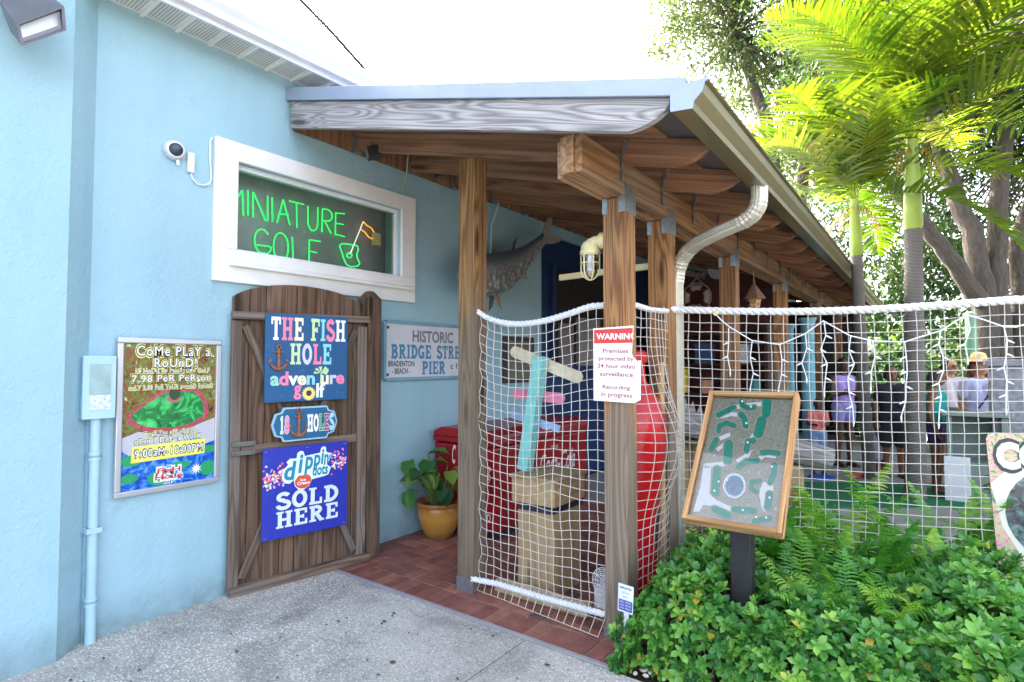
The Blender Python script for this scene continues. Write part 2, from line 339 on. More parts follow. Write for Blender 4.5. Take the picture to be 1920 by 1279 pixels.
# ================================================================== BUILDING
bld = thing('building', 'pale blue stucco building with white soffit and a lit window', 'building', (-2, 4, 0))
mb = MB()
WY0, WY1, WZ0, WZ1 = 1.955, 3.45, 2.315, 2.925
mb.bx(-.2, 0, 1.135, WY0, 0, 3.66); mb.bx(-.2, 0, WY0, WY1, 0, WZ0); mb.bx(-.2, 0, WY0, WY1, WZ1, 3.66); mb.bx(-.2, 0, WY1, 5.75, 0, 3.66); mb.bx(-.2, 0, 5.75, 15, 3.15, 3.66)
mb.build('wall', M_ST, bld)
mb = MB(); mb.prism([(.135, -7, 0), (.135, .99, 0), (0, 1.135, 0), (-.2, 1.135, 0), (-.2, -7, 0)], (0, 0, 4.6)); mb.build('front_wall', M_ST, bld)
mb = MB(); mb.bx(-.2, -.03, 5.755, 15, 0, 3.14); mb.build('service_wall', M_NAVY, bld)
mb = MB(); mb.bx(-6, .262, 1.0, 15, 3.66, 3.675)
for i in range(60):
    y = 1.14 + i * .2; mb.bx(.005, .255, y, y + .022, 3.644, 3.66)
sf = mb.build('soffit', M_SOF, bld)
mb = MB()
for i in range(60):
    y = 1.14 + i * .2
    for k in range(9): mb.bx(.03, .235, y + .035 + k * .018, y + .041 + k * .018, 3.6565, 3.6585)
mb.build('vent_slot', plain('soffit_shadow', S(176, 172, 164), .8), sf)
mb = MB(); mb.prism([(.262, 1.0, 3.64), (.282, 1.0, 3.64), (.282, 1.0, 3.77), (.262, 1.0, 3.77)], (0, 14, 0))
mb.prism([(.284, 1.0, 3.675), (.335, 1.0, 3.67), (.345, 1.0, 3.71), (.375, 1.0, 3.745), (.385, 1.0, 3.775), (.385, 1.0, 3.79), (.284, 1.0, 3.79)], (0, 14, 0)); mb.build('fascia', M_WHITE, bld, bevel=.004)
mb = MB(); mb.prism([(.33, 1.0, 3.80), (-5, 1.0, 5.9), (-10.66, 1.0, 3.80), (-10.66, 1.0, 3.76), (.25, 1.0, 3.772), (.25, 1.0, 3.795)], (0, 14.2, 0)); mb.bx(-10.5, -.21, 1.14, 14.9, 0, 3.62)
mb.prism([(.5, -7, 4.6), (-5, -7, 6.8), (-10.5, -7, 4.6)], (0, 7.95, 0)); mb.bx(-10.4, -.21, -7, 1.13, 0, 4.59); mb.build('roof', plain('metal_roof', S(150, 155, 160), .5, .3), bld)
# neon window
win = MB()
a0, a1, z0, z1 = 1.795, 3.612, 2.09, 3.055
win.bx(0, .03, a0, a1, WZ1 - .0, z1); win.bx(0, .03, a0, a1, z0, WZ0); win.bx(0, .03, a0, WY0, WZ0, WZ1); win.bx(0, .03, WY1, a1, WZ0, WZ1)
wf = win.build('window', M_WHITE2, bld, bevel=.004)
mb = MB(); e = .035
mb.bx(-.075, -.03, WY0, WY1, WZ1 - e, WZ1); mb.bx(-.075, -.03, WY0, WY1, WZ0, WZ0 + e * .5); mb.bx(-.075, -.03, WY0, WY0 + e * .6, WZ0 + e * .5, WZ1 - e); mb.bx(-.075, -.03, WY1 - e, WY1, WZ0 + e * .5, WZ1 - e)
mb.build('frame', M_WHITE, wf, bevel=.003)
mb = MB(); mb.prism([(.03, 1.9, 2.205), (.062, 1.9, 2.198), (.062, 1.9, 2.222), (.03, 1.9, 2.238)], (0, 1.66, 0)); mb.build('sill', M_WHITE2, wf, bevel=.003)
mb = MB(); mb.poly([(-.05, WY0, WZ0), (-.05, WY1, WZ0), (-.05, WY1, WZ1), (-.05, WY0, WZ1)]); mb.build('pane', glass('window_glass', refl=.05), wf)
mb = MB(); gx = -.26
mb.bx(-.75, -.3, 1.7, 3.4, 2.0, 2.02); mb.bx(-.30, gx, 1.6, 3.26, 2.1, 2.86); mb.build('backing_board', plain('sign_board', S(14, 16, 16), .5), wf)
mb = MB(); mb.bx(-.9, -.205, 1.4, 3.75, 3.05, 3.07); mb.bx(-.9, -.205, 3.7, 3.72, 2.0, 3.05); mb.bx(-.92, -.9, 1.4, 3.75, 2.0, 3.05); mb.bx(-.9, -.205, 1.40, 1.42, 2.0, 3.05); mb.bx(-.9, -.205, 1.4, 3.75, 1.98, 2.0); mb.build('reveal', plain('reveal_paint', S(150, 170, 165), .7), wf)
# neon lettering, a thing hung in the window
neon = thing('neon_sign', 'green neon miniature golf sign with orange flag glowing behind window glass', 'neon sign', (-.18, 2.7, 2.3))
def nz(px, py): return onX(380 + px / 3.762, 240 + py / 3.762, -.17)
def strokes(lst, r, name, m):
    mb = MB()
    for pl in lst:
        P = [nz(*p) for p in pl]
        if len(P) > 2 and pl[0] != 'x':
            Q = [P[0]]
            for i in range(len(P) - 1):   # soften corners
                Q += [P[i].lerp(P[i + 1], .12), P[i].lerp(P[i + 1], .88)]
            Q.append(P[-1]); P = Q
        mb.tube(P, r, 6)
    return mb.build(name, m, neon, smooth=True)
def arc(cx, cy, rx, ry, a0, a1, n=14, sk=0.): return [(cx + rx * math.cos(R(a0 + (a1 - a0) * i / n)), cy - ry * math.sin(R(a0 + (a1 - a0) * i / n)) + sk * rx * math.cos(R(a0 + (a1 - a0) * i / n))) for i in range(n + 1)]
L1 = [[(120, 560), (120, 395)], [(120, 400), (200, 560), (280, 440)], [(280, 440), (288, 620)], [(318, 440), (322, 615)], [(355, 630), (355, 455)], [(360, 458), (445, 655)], [(458, 655), (458, 480)], [(490, 490), (493, 660)],
      [(525, 668), (568, 505)], [(568, 505), (615, 685)], [(535, 605), (605, 612)], [(612, 515), (715, 540)], [(662, 530), (664, 705)], [(742, 550), (742, 660)] + arc(777, 665, 35, 60, 180, 350, 10, .2) + [(812, 560)],
      [(842, 735), (845, 572)], [(845, 572)] + arc(872, 615, 42, 42, 90, -90, 10, .2) + [(845, 652)], [(862, 660), (906, 745)], [(935, 755), (938, 600)], [(938, 600), (1002, 606)], [(938, 672), (995, 682)], [(938, 750), (1003, 768)],
      arc(420, 800, 54, 85, 40, 290, 18, .15), [(385, 825), (482, 838), (478, 870), (440, 900)], arc(552, 840, 52, 100, 80, 440, 24, .15), [(632, 768), (637, 920)], [(640, 960), (720, 975)], [(750, 940), (752, 790)], [(752, 790), (832, 800)], [(760, 870), (806, 880)]]
strokes(L1, .0052, 'lettering', emit('neon_green', (.02, .8, .12, 1), .15))
hole = [(975, 860), (965, 830), (985, 815), (1020, 818), (1060, 825), (1090, 830), (1098, 860), (1085, 895), (1095, 930), (1108, 955), (1095, 975), (1050, 980), (1015, 965), (995, 925), (985, 885), (975, 860)]
strokes([hole, arc(1035, 898, 18, 18, 0, 360, 12)], .0055, 'golf_hole', emit('neon_green_dim', (.03, .8, .16, 1), .14))
strokes([[(1040, 890), (1133, 660)]], .005, 'flag_pole', emit('neon_white', (.9, .9, .8, 1), .08))
strokes([[(1133, 660), (1160, 690), (1190, 705), (1210, 740)], [(1118, 718), (1145, 735), (1170, 770), (1200, 782)]], .005, 'flag', emit('neon_orange', (1, .4, .04, 1), .13))
mb = MB(); mb.bx(-.2, -.16, *sorted((nz(1203, 780).y, nz(1253, 780).y)), nz(1220, 828).z, nz(1220, 740).z); mb.build('transformer', M_CREAM, neon, bevel=.004)

# ================================================================== PORCH (lean-to timber roof)
por = thing('porch', 'timber lean-to porch with metal roof, posts, beam and gutter', 'porch', (2.35, 3, 0))
def rb(x): return 3.294 - .257 * x
def rt(x): return 3.495 - .273 * x
def rafter(y0, y1, m, xm=2.93):
    P = [(.03, y0, rt(.03)), (.03, y0, rb(.03))]; xs = xm - .2
    P.append((xs, y0, rb(xs)))
    zt = rt(xm)
    for i in range(1, 7):
        a = i / 6 * PI / 2; P.append((xs + (xm - xs) * math.sin(a), y0, rb(xs) + (zt - rb(xs)) * (1 - math.cos(a))))
    mb = MB(); mb.prism(P, (0, y1 - y0, 0), 0, (1, 0, -.265)); return mb.build('rafter', m, por, bevel=.004)
rafter(2.333, 2.372, W_GREY)
ys = [2.90, 3.50, 4.10, 4.72, 5.32, 5.92, 6.52, 7.12, 7.72, 8.32, 8.92, 9.52, 10.12, 10.72, 11.32, 11.92, 12.52, 13.12, 13.72]
straps = []
for y in ys:
    rf = rafter(y, y + .04, W_RAF)
    mb = MB(); mb.bx(.03, .075, y - .012, y - .003, rb(.05) - .012, rb(.05) + .12); mb.bx(.03, .09, y - .012, y + .05, rb(.05) - .018, rb(.05) - .008); mb.build('hanger', M_MET, rf)
    mb = MB(); x = 2.436   # twisted strap from rafter to beam face
    mb.hexa([(x, y - .02, 2.57), (x + .004, y - .02, 2.57), (x + .004, y + .01, 2.57), (x, y + .01, 2.57), (x, y - .02, 2.70), (x + .004, y - .02, 2.70), (x + .004, y + .01, 2.70), (x, y + .01, 2.70)])
    mb.hexa([(x, y - .02, 2.70), (x + .004, y - .02, 2.70), (x + .004, y + .01, 2.70), (x, y + .01, 2.70), (x + .01, y - .006, 2.80), (x + .04, y - .006, 2.80), (x + .04, y - .002, 2.80), (x + .01, y - .002, 2.80)]); mb.build('strap', M_MET, rf)
mb = MB(); mb.prism([(.002, 2.375, 3.283), (.03, 2.375, 3.283), (.03, 2.375, 3.485), (.002, 2.375, 3.485)], (0, 11.5, 0), 0, (0, 1, 0)); mb.build('ledger', W_RAF, por)
mb = MB(); mb.prism([(0.01, 2.335, rt(.01) + .004), (3.0, 2.335, rt(3.0) + .004), (3.0, 2.335, rt(3.0) + .022), (.01, 2.335, rt(.01) + .022)], (0, 11.6, 0)); mb.build('deck', plain('deck_metal', S(120, 122, 126), .4, .6), por)
mb = MB(); mb.prism([(0.03, 2.376, rt(.03) - .012), (2.7, 2.376, rt(2.7) - .012), (2.7, 2.376, rt(2.7) + .002), (.03, 2.376, rt(.03) + .002)], (0, 11.5, 0), 0, (0, 1, 0)); mb.build('sheathing', W_RAF, por)
mb = MB(); mb.prism([(.0, 2.31, 3.497), (.0, 2.31, 3.592), (3.005, 2.31, 2.752), (2.995, 2.31, 2.674)], (0, .019, 0)); mb.prism([(.0, 2.332, 3.58), (.0, 2.332, 3.592), (3.0, 2.332, 2.752), (3.0, 2.332, 2.744)], (0, 11.6, 0)); mb.build('drip_edge', M_FASC, por, bevel=.003)
# beam
mb = MB()
for i, (dy, dz) in enumerate(((.05, .0), (.01, .005), (.0, .004), (.015, .012))): mb.bx(2.262 + i * .042, 2.302 + i * .042, 2.43 + dy, 13.95, 2.505, 2.70 + dz * 0)
mb.build('beam', W_BEAM, por, bevel=.003)
def post(cx, cy, zt, m=W_POST, cap=True, wd=.142):
    mb = MB(); h = wd / 2; mb.bx(cx - h, cx + h, cy - h, cy + h, 0, zt); p = mb.build('post', m, por, bevel=.006)
    if cap:
        mb = MB(); x = cx + h
        mb.bx(cx - h, cx - h + .03, cy - h - .004, cy - h - .001, zt - .09, zt); mb.build('post_cap', M_MET, p); mb = MB(); mb.bx(x + .001, x + .004, cy - h + .0, cy + h, zt - .09, zt + .07); mb.bx(cx + h - .04, cx + h + .004, cy - h - .004, cy - h - .001, zt - .09, zt + .0); mb.bx(cx + h - .04, x + .004, cy - h - .004, cy - h - .001, zt, zt + .07)
        mb.build('post_cap', M_MET, p)
    return p
p1 = post(1.245, 2.995, rb(1.25) - .005, W_POSTG, False)
mb = MB(); h = .0745; mb.bx(1.245 - h, 1.245 + h, 2.995 - h - .0, 2.995 - .0725, .0, .09)
for k in range(5): mb.bx(1.18 + k * .028, 1.19 + k * .028, 2.995 - h - .004, 2.995 - h, .0, .085)
mb.build('post_base', M_MET, p1)
p2 = post(2.358, 3.01, 2.50, W_POST)
mb = MB(); mb.bx(2.28, 2.436, 2.932, 3.088, 0, .05); mb.build('post_base', M_MET, p2)
for y in (3.665, 5.28, 7.5, 10.2, 12.9): post(2.358, y, 2.50, W_POST)
# gutter and downspout
GY0, GY1 = 2.29, 13.95
prof = [(2.945, 2.613), (3.035, 2.603), (3.04, 2.63), (3.075, 2.665), (3.085, 2.70), (3.10, 2.705), (3.10, 2.715), (3.08, 2.715), (3.07, 2.69), (3.03, 2.64), (3.025, 2.62), (2.955, 2.628), (2.955, 2.71), (2.945, 2.71)]
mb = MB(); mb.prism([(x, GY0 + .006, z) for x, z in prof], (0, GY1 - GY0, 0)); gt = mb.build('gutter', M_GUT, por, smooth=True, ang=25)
mb = MB(); mb.prism([(x, GY0, z) for x, z in [(2.943, 2.611), (3.037, 2.601), (3.043, 2.63), (3.078, 2.665), (3.09, 2.70), (3.103, 2.704), (3.103, 2.717), (2.943, 2.712)]], (0, .006, 0)); mb.build('end_cap', M_FASC, gt)
path = [(3.0, 3.60, 2.612), (3.0, 3.605, 2.55), (2.988, 3.61, 2.49), (2.955, 3.615, 2.445), (2.90, 3.62, 2.415), (2.74, 3.64, 2.372), (2.60, 3.69, 2.335), (2.52, 3.74, 2.305), (2.46, 3.77, 2.25), (2.425, 3.785, 2.18), (2.41, 3.79, 2.08), (2.405, 3.79, .15)]
def corr(path, w_, d_, n=6):
    P = [Vector(p) for p in path]; Q = []
    for i in range(len(P) - 1):
        k = max(1, int((P[i + 1] - P[i]).length / .012)) if i < 10 else 1
        for j in range(k): Q.append(P[i].lerp(P[i + 1], j / k))
    Q.append(P[-1]); mb = MB(); ring = []
    sec = []
    for sx, sy, ax in ((1, 1, 0), (-1, 1, 1), (-1, -1, 0), (1, -1, 1)): pass
    M = 28
    for k in range(M):
        a = 2 * PI * k / M; c, s_ = math.cos(a), math.sin(a); q = max(abs(c), abs(s_)); rr = 1 - (.09 if k % 2 else 0); sec.append((c / q * w_ * rr * (1 - .1 * (abs(c * s_) * 2) ** 3), s_ / q * d_ * rr * (1 - .1 * (abs(c * s_) * 2) ** 3)))
    V = []; F = []
    for i, p in enumerate(Q):
        d = (Q[min(i + 1, len(Q) - 1)] - Q[max(0, i - 1)]).normalized(); u = Vector((.45, .9, 0)); u = (u - d * u.dot(d)).normalized(); q = d.cross(u)
        bend = 1.0 + (.07 if (i % 2 and ((2.40 < p.z < 2.54 and p.x > 2.86) or (2.1 < p.z < 2.31 and p.x < 2.55))) else 0)
        for a, b in sec: V.append(p + u * (a * bend) + q * (b * bend))
    for i in range(len(Q) - 1):
        for k in range(M): F.append((i * M + k, i * M + (k + 1) % M, (i + 1) * M + (k + 1) % M, (i + 1) * M + k))
    mb.add(V, F); return mb
corr(path, .050, .036).build('downspout', M_SPOUT, gt, smooth=True, ang=12)
# end wall of the porch
ew = MB(); ew.bx(.0, 2.0, 9.05, 9.15, 0, 3.1); tag(ew.build('panelled_wall', M_MAROON), 'dark red panelled wall closing the porch behind life ring', 'wall')

# ================================================================== GATE AND SIGNS
G0 = Vector((.06, 1.94, 0)); G1 = Vector((.235, 2.925, 0)); GU = (G1 - G0).normalized(); GN = Vector((GU.y, -GU.x, 0))
def gp(s, z, d=0.): return G0 + GU * s + GN * d + Vector((0, 0, z))
gate = thing('gate', 'weathered wooden arched gate folded back against the blue wall', 'gate', gp(.48, 0, -.03))
def arch(s): return 1.905 + .205 * math.sqrt(max(0, 1 - ((s - .49) / .545) ** 2)) - .02 * (s - .45)
mb = MB(); n = 9
for i in range(n):
    a, b = -.015 + i * .11 + .002, -.015 + (i + 1) * .11 - .002
    dd = random.uniform(-.002, .002)
    P = [gp(a, .035, -.045 + dd), gp(b, .035, -.045 + dd)] + [gp(b + (a - b) * k / 4, arch(b + (a - b) * k / 4), -.045 + dd) for k in range(5)]
    mb.prism(P, GN * .02, 0, (0, 0, 1))
mb.build('board_panel', W_GATE, gate, bevel=.003)
def rail(name, s0, z0, s1, z1, wd, d0=-.022, th=.03, m=W_GATER):
    mb = MB(); mb.bar(gp(s0, z0, d0 + th / 2), gp(s1, z1, d0 + th / 2), wd, th, GN); return mb.build(name, m, gate, bevel=.003)
rail('stile', .005, .03, .005, 1.83, .065); rail('stile', .935, .03, .935, 1.83, .075)
rail('top_rail', -.03, 1.865, .985, 1.885, .05, -.022, .05); rail('middle_rail', .042, .955, .893, .965, .06, -.022, .025); rail('bottom_rail', -.02, .03, 1.0, .035, .06, -.022, .055)
rail('brace', .06, 1.80, .42, 1.0, .05, -.024, .026); rail('brace', .88, 1.80, .52, 1.0, .05, -.024, .026)
rail('brace', .06, .10, .42, .92, .05, -.024, .026); rail('brace', .88, .10, .52, .92, .05, -.024, .026)
for z in (.985, .925):
    mb = MB(); mb.hexa([gp(-.02, z, .012), gp(.13, z, .012), gp(.13, z, .03), gp(-.02, z, .03), gp(-.02, z + .032, .012), gp(.13, z + .032, .012), gp(.13, z + .032, .03), gp(-.02, z + .032, .03)])
    for q in (0., .11): mb.tube([gp(q, z + .015, .029), gp(q, z + .015, .036)], .008, 8)
    mb.build('hinge', plain('weathered_hinge', S(110, 112, 104), .5, .5), gate, bevel=.003)
# gate post with pyramid top
mb = MB(); c = Vector((.155, 2.985, 0)); h = .07; ux = Vector((1, 0, 0)); uy = Vector((0, 1, 0))
B = [c + ux * a * h + uy * b * h for a, b in ((-1, -1), (1, -1), (1, 1), (-1, 1))]; Z = Vector((0, 0, 1)); off = random.random() * 9
mb.add(B + [b + Z * 2.06 for b in B] + [c + (b - c) * .35 + Z * 2.125 for b in B], [(3, 2, 1, 0), (0, 1, 5, 4), (1, 2, 6, 5), (2, 3, 7, 6), (3, 0, 4, 7), (4, 5, 9, 8), (5, 6, 10, 9), (6, 7, 11, 10), (7, 4, 8, 11), (8, 9, 10, 11)], 0,
       [(off + q.z, off + q.x, off + q.y) for q in B + [b + Z * 2.06 for b in B] + [c + (b - c) * .35 + Z * 2.125 for b in B]])
tag(mb.build('gate_post', W_GATE, bevel=.006), 'brown wooden post with pointed top beside the right edge of arched gate', 'post')
# ---- lettering
MATS = {}
def ink(r, g, b):
    k = (r, g, b)
    if k not in MATS: MATS[k] = plain('ink_%02x%02x%02x' % k, S(r, g, b), .45, var=.05, vs_=30)
    return MATS[k]
WHT, PINK, MINT, CRM, AQUA, LAV, GRN, YEL, ORG = (238, 240, 246), (240, 130, 164), (150, 214, 190), (246, 236, 196), (140, 212, 226), (206, 206, 244), (196, 226, 170), (250, 226, 90), (236, 120, 40)
_dummy = [bpy.data.materials.new('ink_slot') for _ in range(10)]
def glyphs(txt, idx=None, bold=0., shear=0., space=1.):
    cu = bpy.data.curves.new('t', 'FONT'); cu.body = txt; cu.resolution_u = 3; cu.offset = bold; cu.shear = shear; cu.space_character = space
    for d in _dummy: cu.materials.append(d)
    if idx:
        for i, c in enumerate(cu.body_format): c.material_index = idx[i % len(idx)]
    o = bpy.data.objects.new('t', cu); col.objects.link(o); dg = bpy.context.evaluated_depsgraph_get()
    me = bpy.data.meshes.new_from_object(o.evaluated_get(dg)); V = [v.co.copy() for v in me.vertices]; F = [tuple(p.vertices) for p in me.polygons]; M = [p.material_index for p in me.polygons]
    bpy.data.objects.remove(o); bpy.data.curves.remove(cu); bpy.data.meshes.remove(me); return V, F, M
class Board:   # plane: origin o (bottom-left), u right, v up, n out
    def __init__(s, o, u, v, W, H): s.o = Vector(o); s.u = Vector(u).normalized(); s.v = Vector(v).normalized(); s.n = s.u.cross(s.v); s.W = W; s.H = H
    def p(s, x, y, d=0.): return s.o + s.u * (x * s.W) + s.v * (y * s.H) + s.n * d
    def slab(s, mb, th, m=0, poly=((0, 0), (1, 0), (1, 1), (0, 1)), d=0., inset=0): return mb.prism([s.p(x, y, d - th) for x, y in poly], s.n * th, m)
    def flat(s, mb, poly, d, m=0): return mb.poly([s.p(x, y, d) for x, y in poly], m)
    def text(s, mb, txt, x0, y0, x1, y1, d, m=0, bold=0., shear=0., idx=None, grow=0., rot=0., space=1.):
        V, F, M = glyphs(txt, idx, bold, shear, space); xs = [v.x for v in V]; ysn = [v.y for v in V]
        if not xs: return
        a0, a1, b0, b1 = min(xs), max(xs), min(ysn), max(ysn); P = []
        for v in V:
            x = x0 - grow + (v.x - a0) / (a1 - a0) * (x1 - x0 + 2 * grow); y = y0 - grow + (v.y - b0) / (b1 - b0) * (y1 - y0 + 2 * grow)
            y += rot * (x - x0); P.append(s.p(x, y, d))
        k = len(mb.v); mb.add(P, F, 0); mb.m[-len(F):] = [(mm if idx else m) for mm in M]
def outlined(bd, nm, par, rows, d, ci, co, gb=.05, gg=.008):
    mo = MB(); mi = MB()
    for (t, x0, y0, x1, y1, *r) in rows:
        rot = r[0] if r else 0; bd.text(mo, t, x0, y0, x1, y1, d, 0, gb, grow=gg, rot=rot); bd.text(mi, t, x0, y0, x1, y1, d + .0006, 0, .012, rot=rot)
    a = mo.build('letter_outline', ink(*co), par); b = mi.build('lettering', ink(*ci), par); return a, b
# slab serif capitals
SG = {'T': (.76, [[(.38, 0), (.38, 1)], 'h', [(.04, .93), (.72, .93)], 'd', [(.08, 1), (.08, .68)], [(.68, 1), (.68, .68)]], [(.38, 0, .42)]),
      'H': (.92, [[(.22, 0), (.22, 1)], [(.7, 0), (.7, 1)], 'h', [(.2, .5), (.72, .5)]], [(.22, 0, .4), (.22, 1, .4), (.7, 0, .4), (.7, 1, .4)]),
      'E': (.8, [[(.22, 0), (.22, 1)], 'h', [(.03, .93), (.72, .93)], [(.2, .5), (.54, .5)], [(.03, .07), (.74, .07)], 'd', [(.68, 1), (.68, .68)], [(.7, 0), (.7, .34)], [(.52, .38), (.52, .62)]], []),
      'F': (.76, [[(.22, 0), (.22, 1)], 'h', [(.03, .93), (.72, .93)], [(.2, .5), (.54, .5)], 'd', [(.68, 1), (.68, .66)], [(.52, .38), (.52, .62)]], [(.22, 0, .42)]),
      'I': (.44, [[(.22, 0), (.22, 1)]], [(.22, 0, .42), (.22, 1, .42)]),
      'L': (.76, [[(.22, 0), (.22, 1)], 'h', [(.03, .07), (.7, .07)], 'd', [(.67, 0), (.67, .38)]], [(.22, 1, .42)]),
      'O': (.84, [[(.42 + .3 * math.cos(2 * PI * k / 24), .5 + .41 * math.sin(2 * PI * k / 24)) for k in range(25)]], []),
      'D': (.86, [[(.24, 0), (.24, 1)], [(.3 + .44 * math.cos(PI * (k / 12 - .5)), .5 + .42 * math.sin(PI * (k / 12 - .5))) for k in range(13)], 'h', [(.03, .93), (.34, .93)], [(.03, .07), (.34, .07)]], []),
      'R': (.9, [[(.22, 0), (.22, 1)], [(.38 + .28 * math.cos(PI * (k / 10 - .5)), .73 + .2 * math.sin(PI * (k / 10 - .5))) for k in range(11)], [(.42, .5), (.74, .02)], 'h', [(.03, .93), (.42, .93)], [(.22, .52), (.42, .52)]], [(.22, 0, .4), (.76, 0, .26)]),
      'B': (.84, [[(.22, 0), (.22, 1)], [(.38 + .24 * math.cos(PI * (k / 10 - .5)), .74 + .19 * math.sin(PI * (k / 10 - .5))) for k in range(11)], [(.4 + .28 * math.cos(PI * (k / 10 - .5)), .29 + .22 * math.sin(PI * (k / 10 - .5))) for k in range(11)], 'h', [(.03, .93), (.4, .93)], [(.22, .52), (.4, .52)], [(.03, .07), (.42, .07)]], []),
      'P': (.8, [[(.22, 0), (.22, 1)], [(.38 + .28 * math.cos(PI * (k / 10 - .5)), .72 + .21 * math.sin(PI * (k / 10 - .5))) for k in range(11)], 'h', [(.03, .93), (.42, .93)], [(.22, .5), (.42, .5)]], [(.22, 0, .44)]),
      'G': (.88, [[(.44 + .32 * math.cos(R(40 + 270 * k / 18)), .5 + .41 * math.sin(R(40 + 270 * k / 18))) for k in range(19)], [(.68, .06), (.68, .42)], 'h', [(.48, .42), (.8, .42)]], []),
      'S': (.74, [[(.38 + .26 * math.cos(R(20 + 250 * k / 12)), .73 + .19 * math.sin(R(20 + 250 * k / 12))) for k in range(13)] + [(.38 + .29 * math.cos(R(80 - 260 * k / 12)), .28 + .2 * math.sin(R(80 - 260 * k / 12))) for k in range(13)]], []),
      '1': (.5, [[(.26, 0), (.26, 1)], 'h', [(.06, .82), (.26, .92)]], [(.26, 0, .42)]),
      '8': (.76, [[(.38 + .2 * math.cos(2 * PI * k / 18), .75 + .17 * math.sin(2 * PI * k / 18)) for k in range(19)], [(.38 + .26 * math.cos(2 * PI * k / 18), .28 + .2 * math.sin(2 * PI * k / 18)) for k in range(19)]], []), ' ': (.45, [], [])}
def slab(bd, mb, txt, x0, y0, x1, y1, d, ms=(0,), t=.2, rot=0., grow=0., gap=.06):
    W = sum(SG[c][0] + gap for c in txt) - gap; sx = (x1 - x0) / W; sy = (y1 - y0); X = 0; k = [0]
    def put(q, m):
        k[0] += 1; P = []
        for (a, b) in q:
            x = x0 + a * sx; P.append(bd.p(x, y0 + b * sy + rot * (x - x0), d + (k[0] % 9) * .00012))
        mb.poly(P, m)
    for i, c in enumerate(txt):
        wd, ss, sf = SG[c]; m = ms[i % len(ms)]; th = t + grow
        for s in ss:
            if s == 'h': th = t * .7 + grow; continue
            if s == 'd': th = t * .6 + grow; continue
            n = len(s); Lp = []; Rp = []
            for j in range(n):
                a = s[max(0, j - 1)]; b = s[min(n - 1, j + 1)]
                if s[0] == s[-1] and j in (0, n - 1): a, b = s[n - 2], s[1]
                dx, dy = b[0] - a[0], b[1] - a[1]; l = math.hypot(dx, dy) or 1; nx, ny = -dy / l * th / 2, dx / l * th / 2; ex = (0, 0)
                if grow and n == 2: ex = (dx / l * grow / 2 * (1 if j else -1), dy / l * grow / 2 * (1 if j else -1))
                Lp.append((s[j][0] + nx + X + ex[0], s[j][1] + ny + ex[1])); Rp.append((s[j][0] - nx + X + ex[0], s[j][1] - ny + ex[1]))
            for j in range(n - 1): put([Lp[j], Rp[j], Rp[j + 1], Lp[j + 1]][::1], m)
        for (sx_, sy_, sw) in sf:
            a, b = (-grow / 2, .12 + grow / 2) if sy_ == 0 else (.88 - grow / 2, 1 + grow / 2); sw2 = sw / 2 + grow / 2
            put([(X + sx_ - sw2, a), (X + sx_ + sw2, a), (X + sx_ + sw2, b), (X + sx_ - sw2, b)], m)
        X += wd + gap
def ellp(cx, cy, rx, ry, n=20, a0=0, a1=360): return [(cx + rx * math.cos(R(a0 + (a1 - a0) * k / n)), cy + ry * math.sin(R(a0 + (a1 - a0) * k / n))) for k in range(n if a1 - a0 == 360 else n + 1)]
def anchor(bd, name, par, x, y, h, d, m, asp):
    mb = MB(); f = lambda a, b: bd.p(x + a * h * asp, y + b * h, d); r = .0085
    mb.tube([f(0, -.42), f(0, .36)], [.012, .008], 8); mb.tube([f(-.2, .24), f(.2, .24)], .006, 8); mb.tube([f(.09 * math.cos(2 * PI * k / 12), .44 + .09 * math.sin(2 * PI * k / 12)) for k in range(13)], .006, 6)
    A = [f(.36 * math.cos(R(200 + 140 * k / 12)), -.1 + .36 * math.sin(R(200 + 140 * k / 12))) for k in range(13)]; mb.tube(A, [.004 + .009 * math.sin(PI * k / 12) for k in range(13)], 8)
    for q in (-1, 1): mb.poly([f(q * .27, -.12), f(q * .44, -.22), f(q * .36, -.02)])
    return mb.build(name, m, par, smooth=True)
M_RUST = plain('rusty_iron', S(150, 98, 66), .8, .2, .35, 40, .4)
def paintb(name, c1, c2, k=.55):
    m, t, b = newmat(name); p = geo(t)
    t.links.new(mix_(t, ramp_(t, noise_(t, p, 30., 6, .6), [(k, (0, 0, 0, 1)), (k + .12, (1, 1, 1, 1))]), mix_(t, noise_(t, p, 5., 4), dk(c1, .85), dk(c1, 1.15)), c2), b.inputs['Base Color']); b.inputs['Roughness'].default_value = .5; return m
# the fish hole sign on the gate
bd = Board(gp(.175, 1.27, .05), GU, (0, 0, 1), .61, .62)
s1 = thing('painted_sign', 'square blue painted sign with colourful fish hole lettering and rusty anchor', 'sign', bd.p(.5, 0))
mb = MB(); bd.slab(mb, .02); mb.build('board', paintb('weathered_blue_board', S(22, 84, 130), S(90, 130, 150), .66), s1, bevel=.003)
INKS = [ink(*c) for c in (WHT, PINK, CRM, GRN, AQUA, LAV, MINT, (214, 80, 130), (70, 160, 90), (180, 30, 70))]
mb = MB(); slab(bd, mb, 'THE FISH', .06, .70, .97, .96, .001, (0, 1, 2, 0, 3, 4, 1, 0), .22); slab(bd, mb, 'HOLE', .28, .425, .79, .665, .001, (3, 5, 1, 4), .22)
bd.text(mb, 'adven ure', .06, .185, .96, .345, .001, bold=.035, idx=(6, 1, 0, 2, 4, 4, 2, 5, 1)); bd.text(mb, 'g', .33, .02, .42, .185, .0012, 1, .035); bd.text(mb, 'lf', .60, .035, .71, .205, .0012, 0, .035)
mb.build('lettering', INKS, s1)
mb = MB(); bd.flat(mb, [(.645, .19), (.672, .19), (.668, .32), (.652, .32)], .0014, 0)
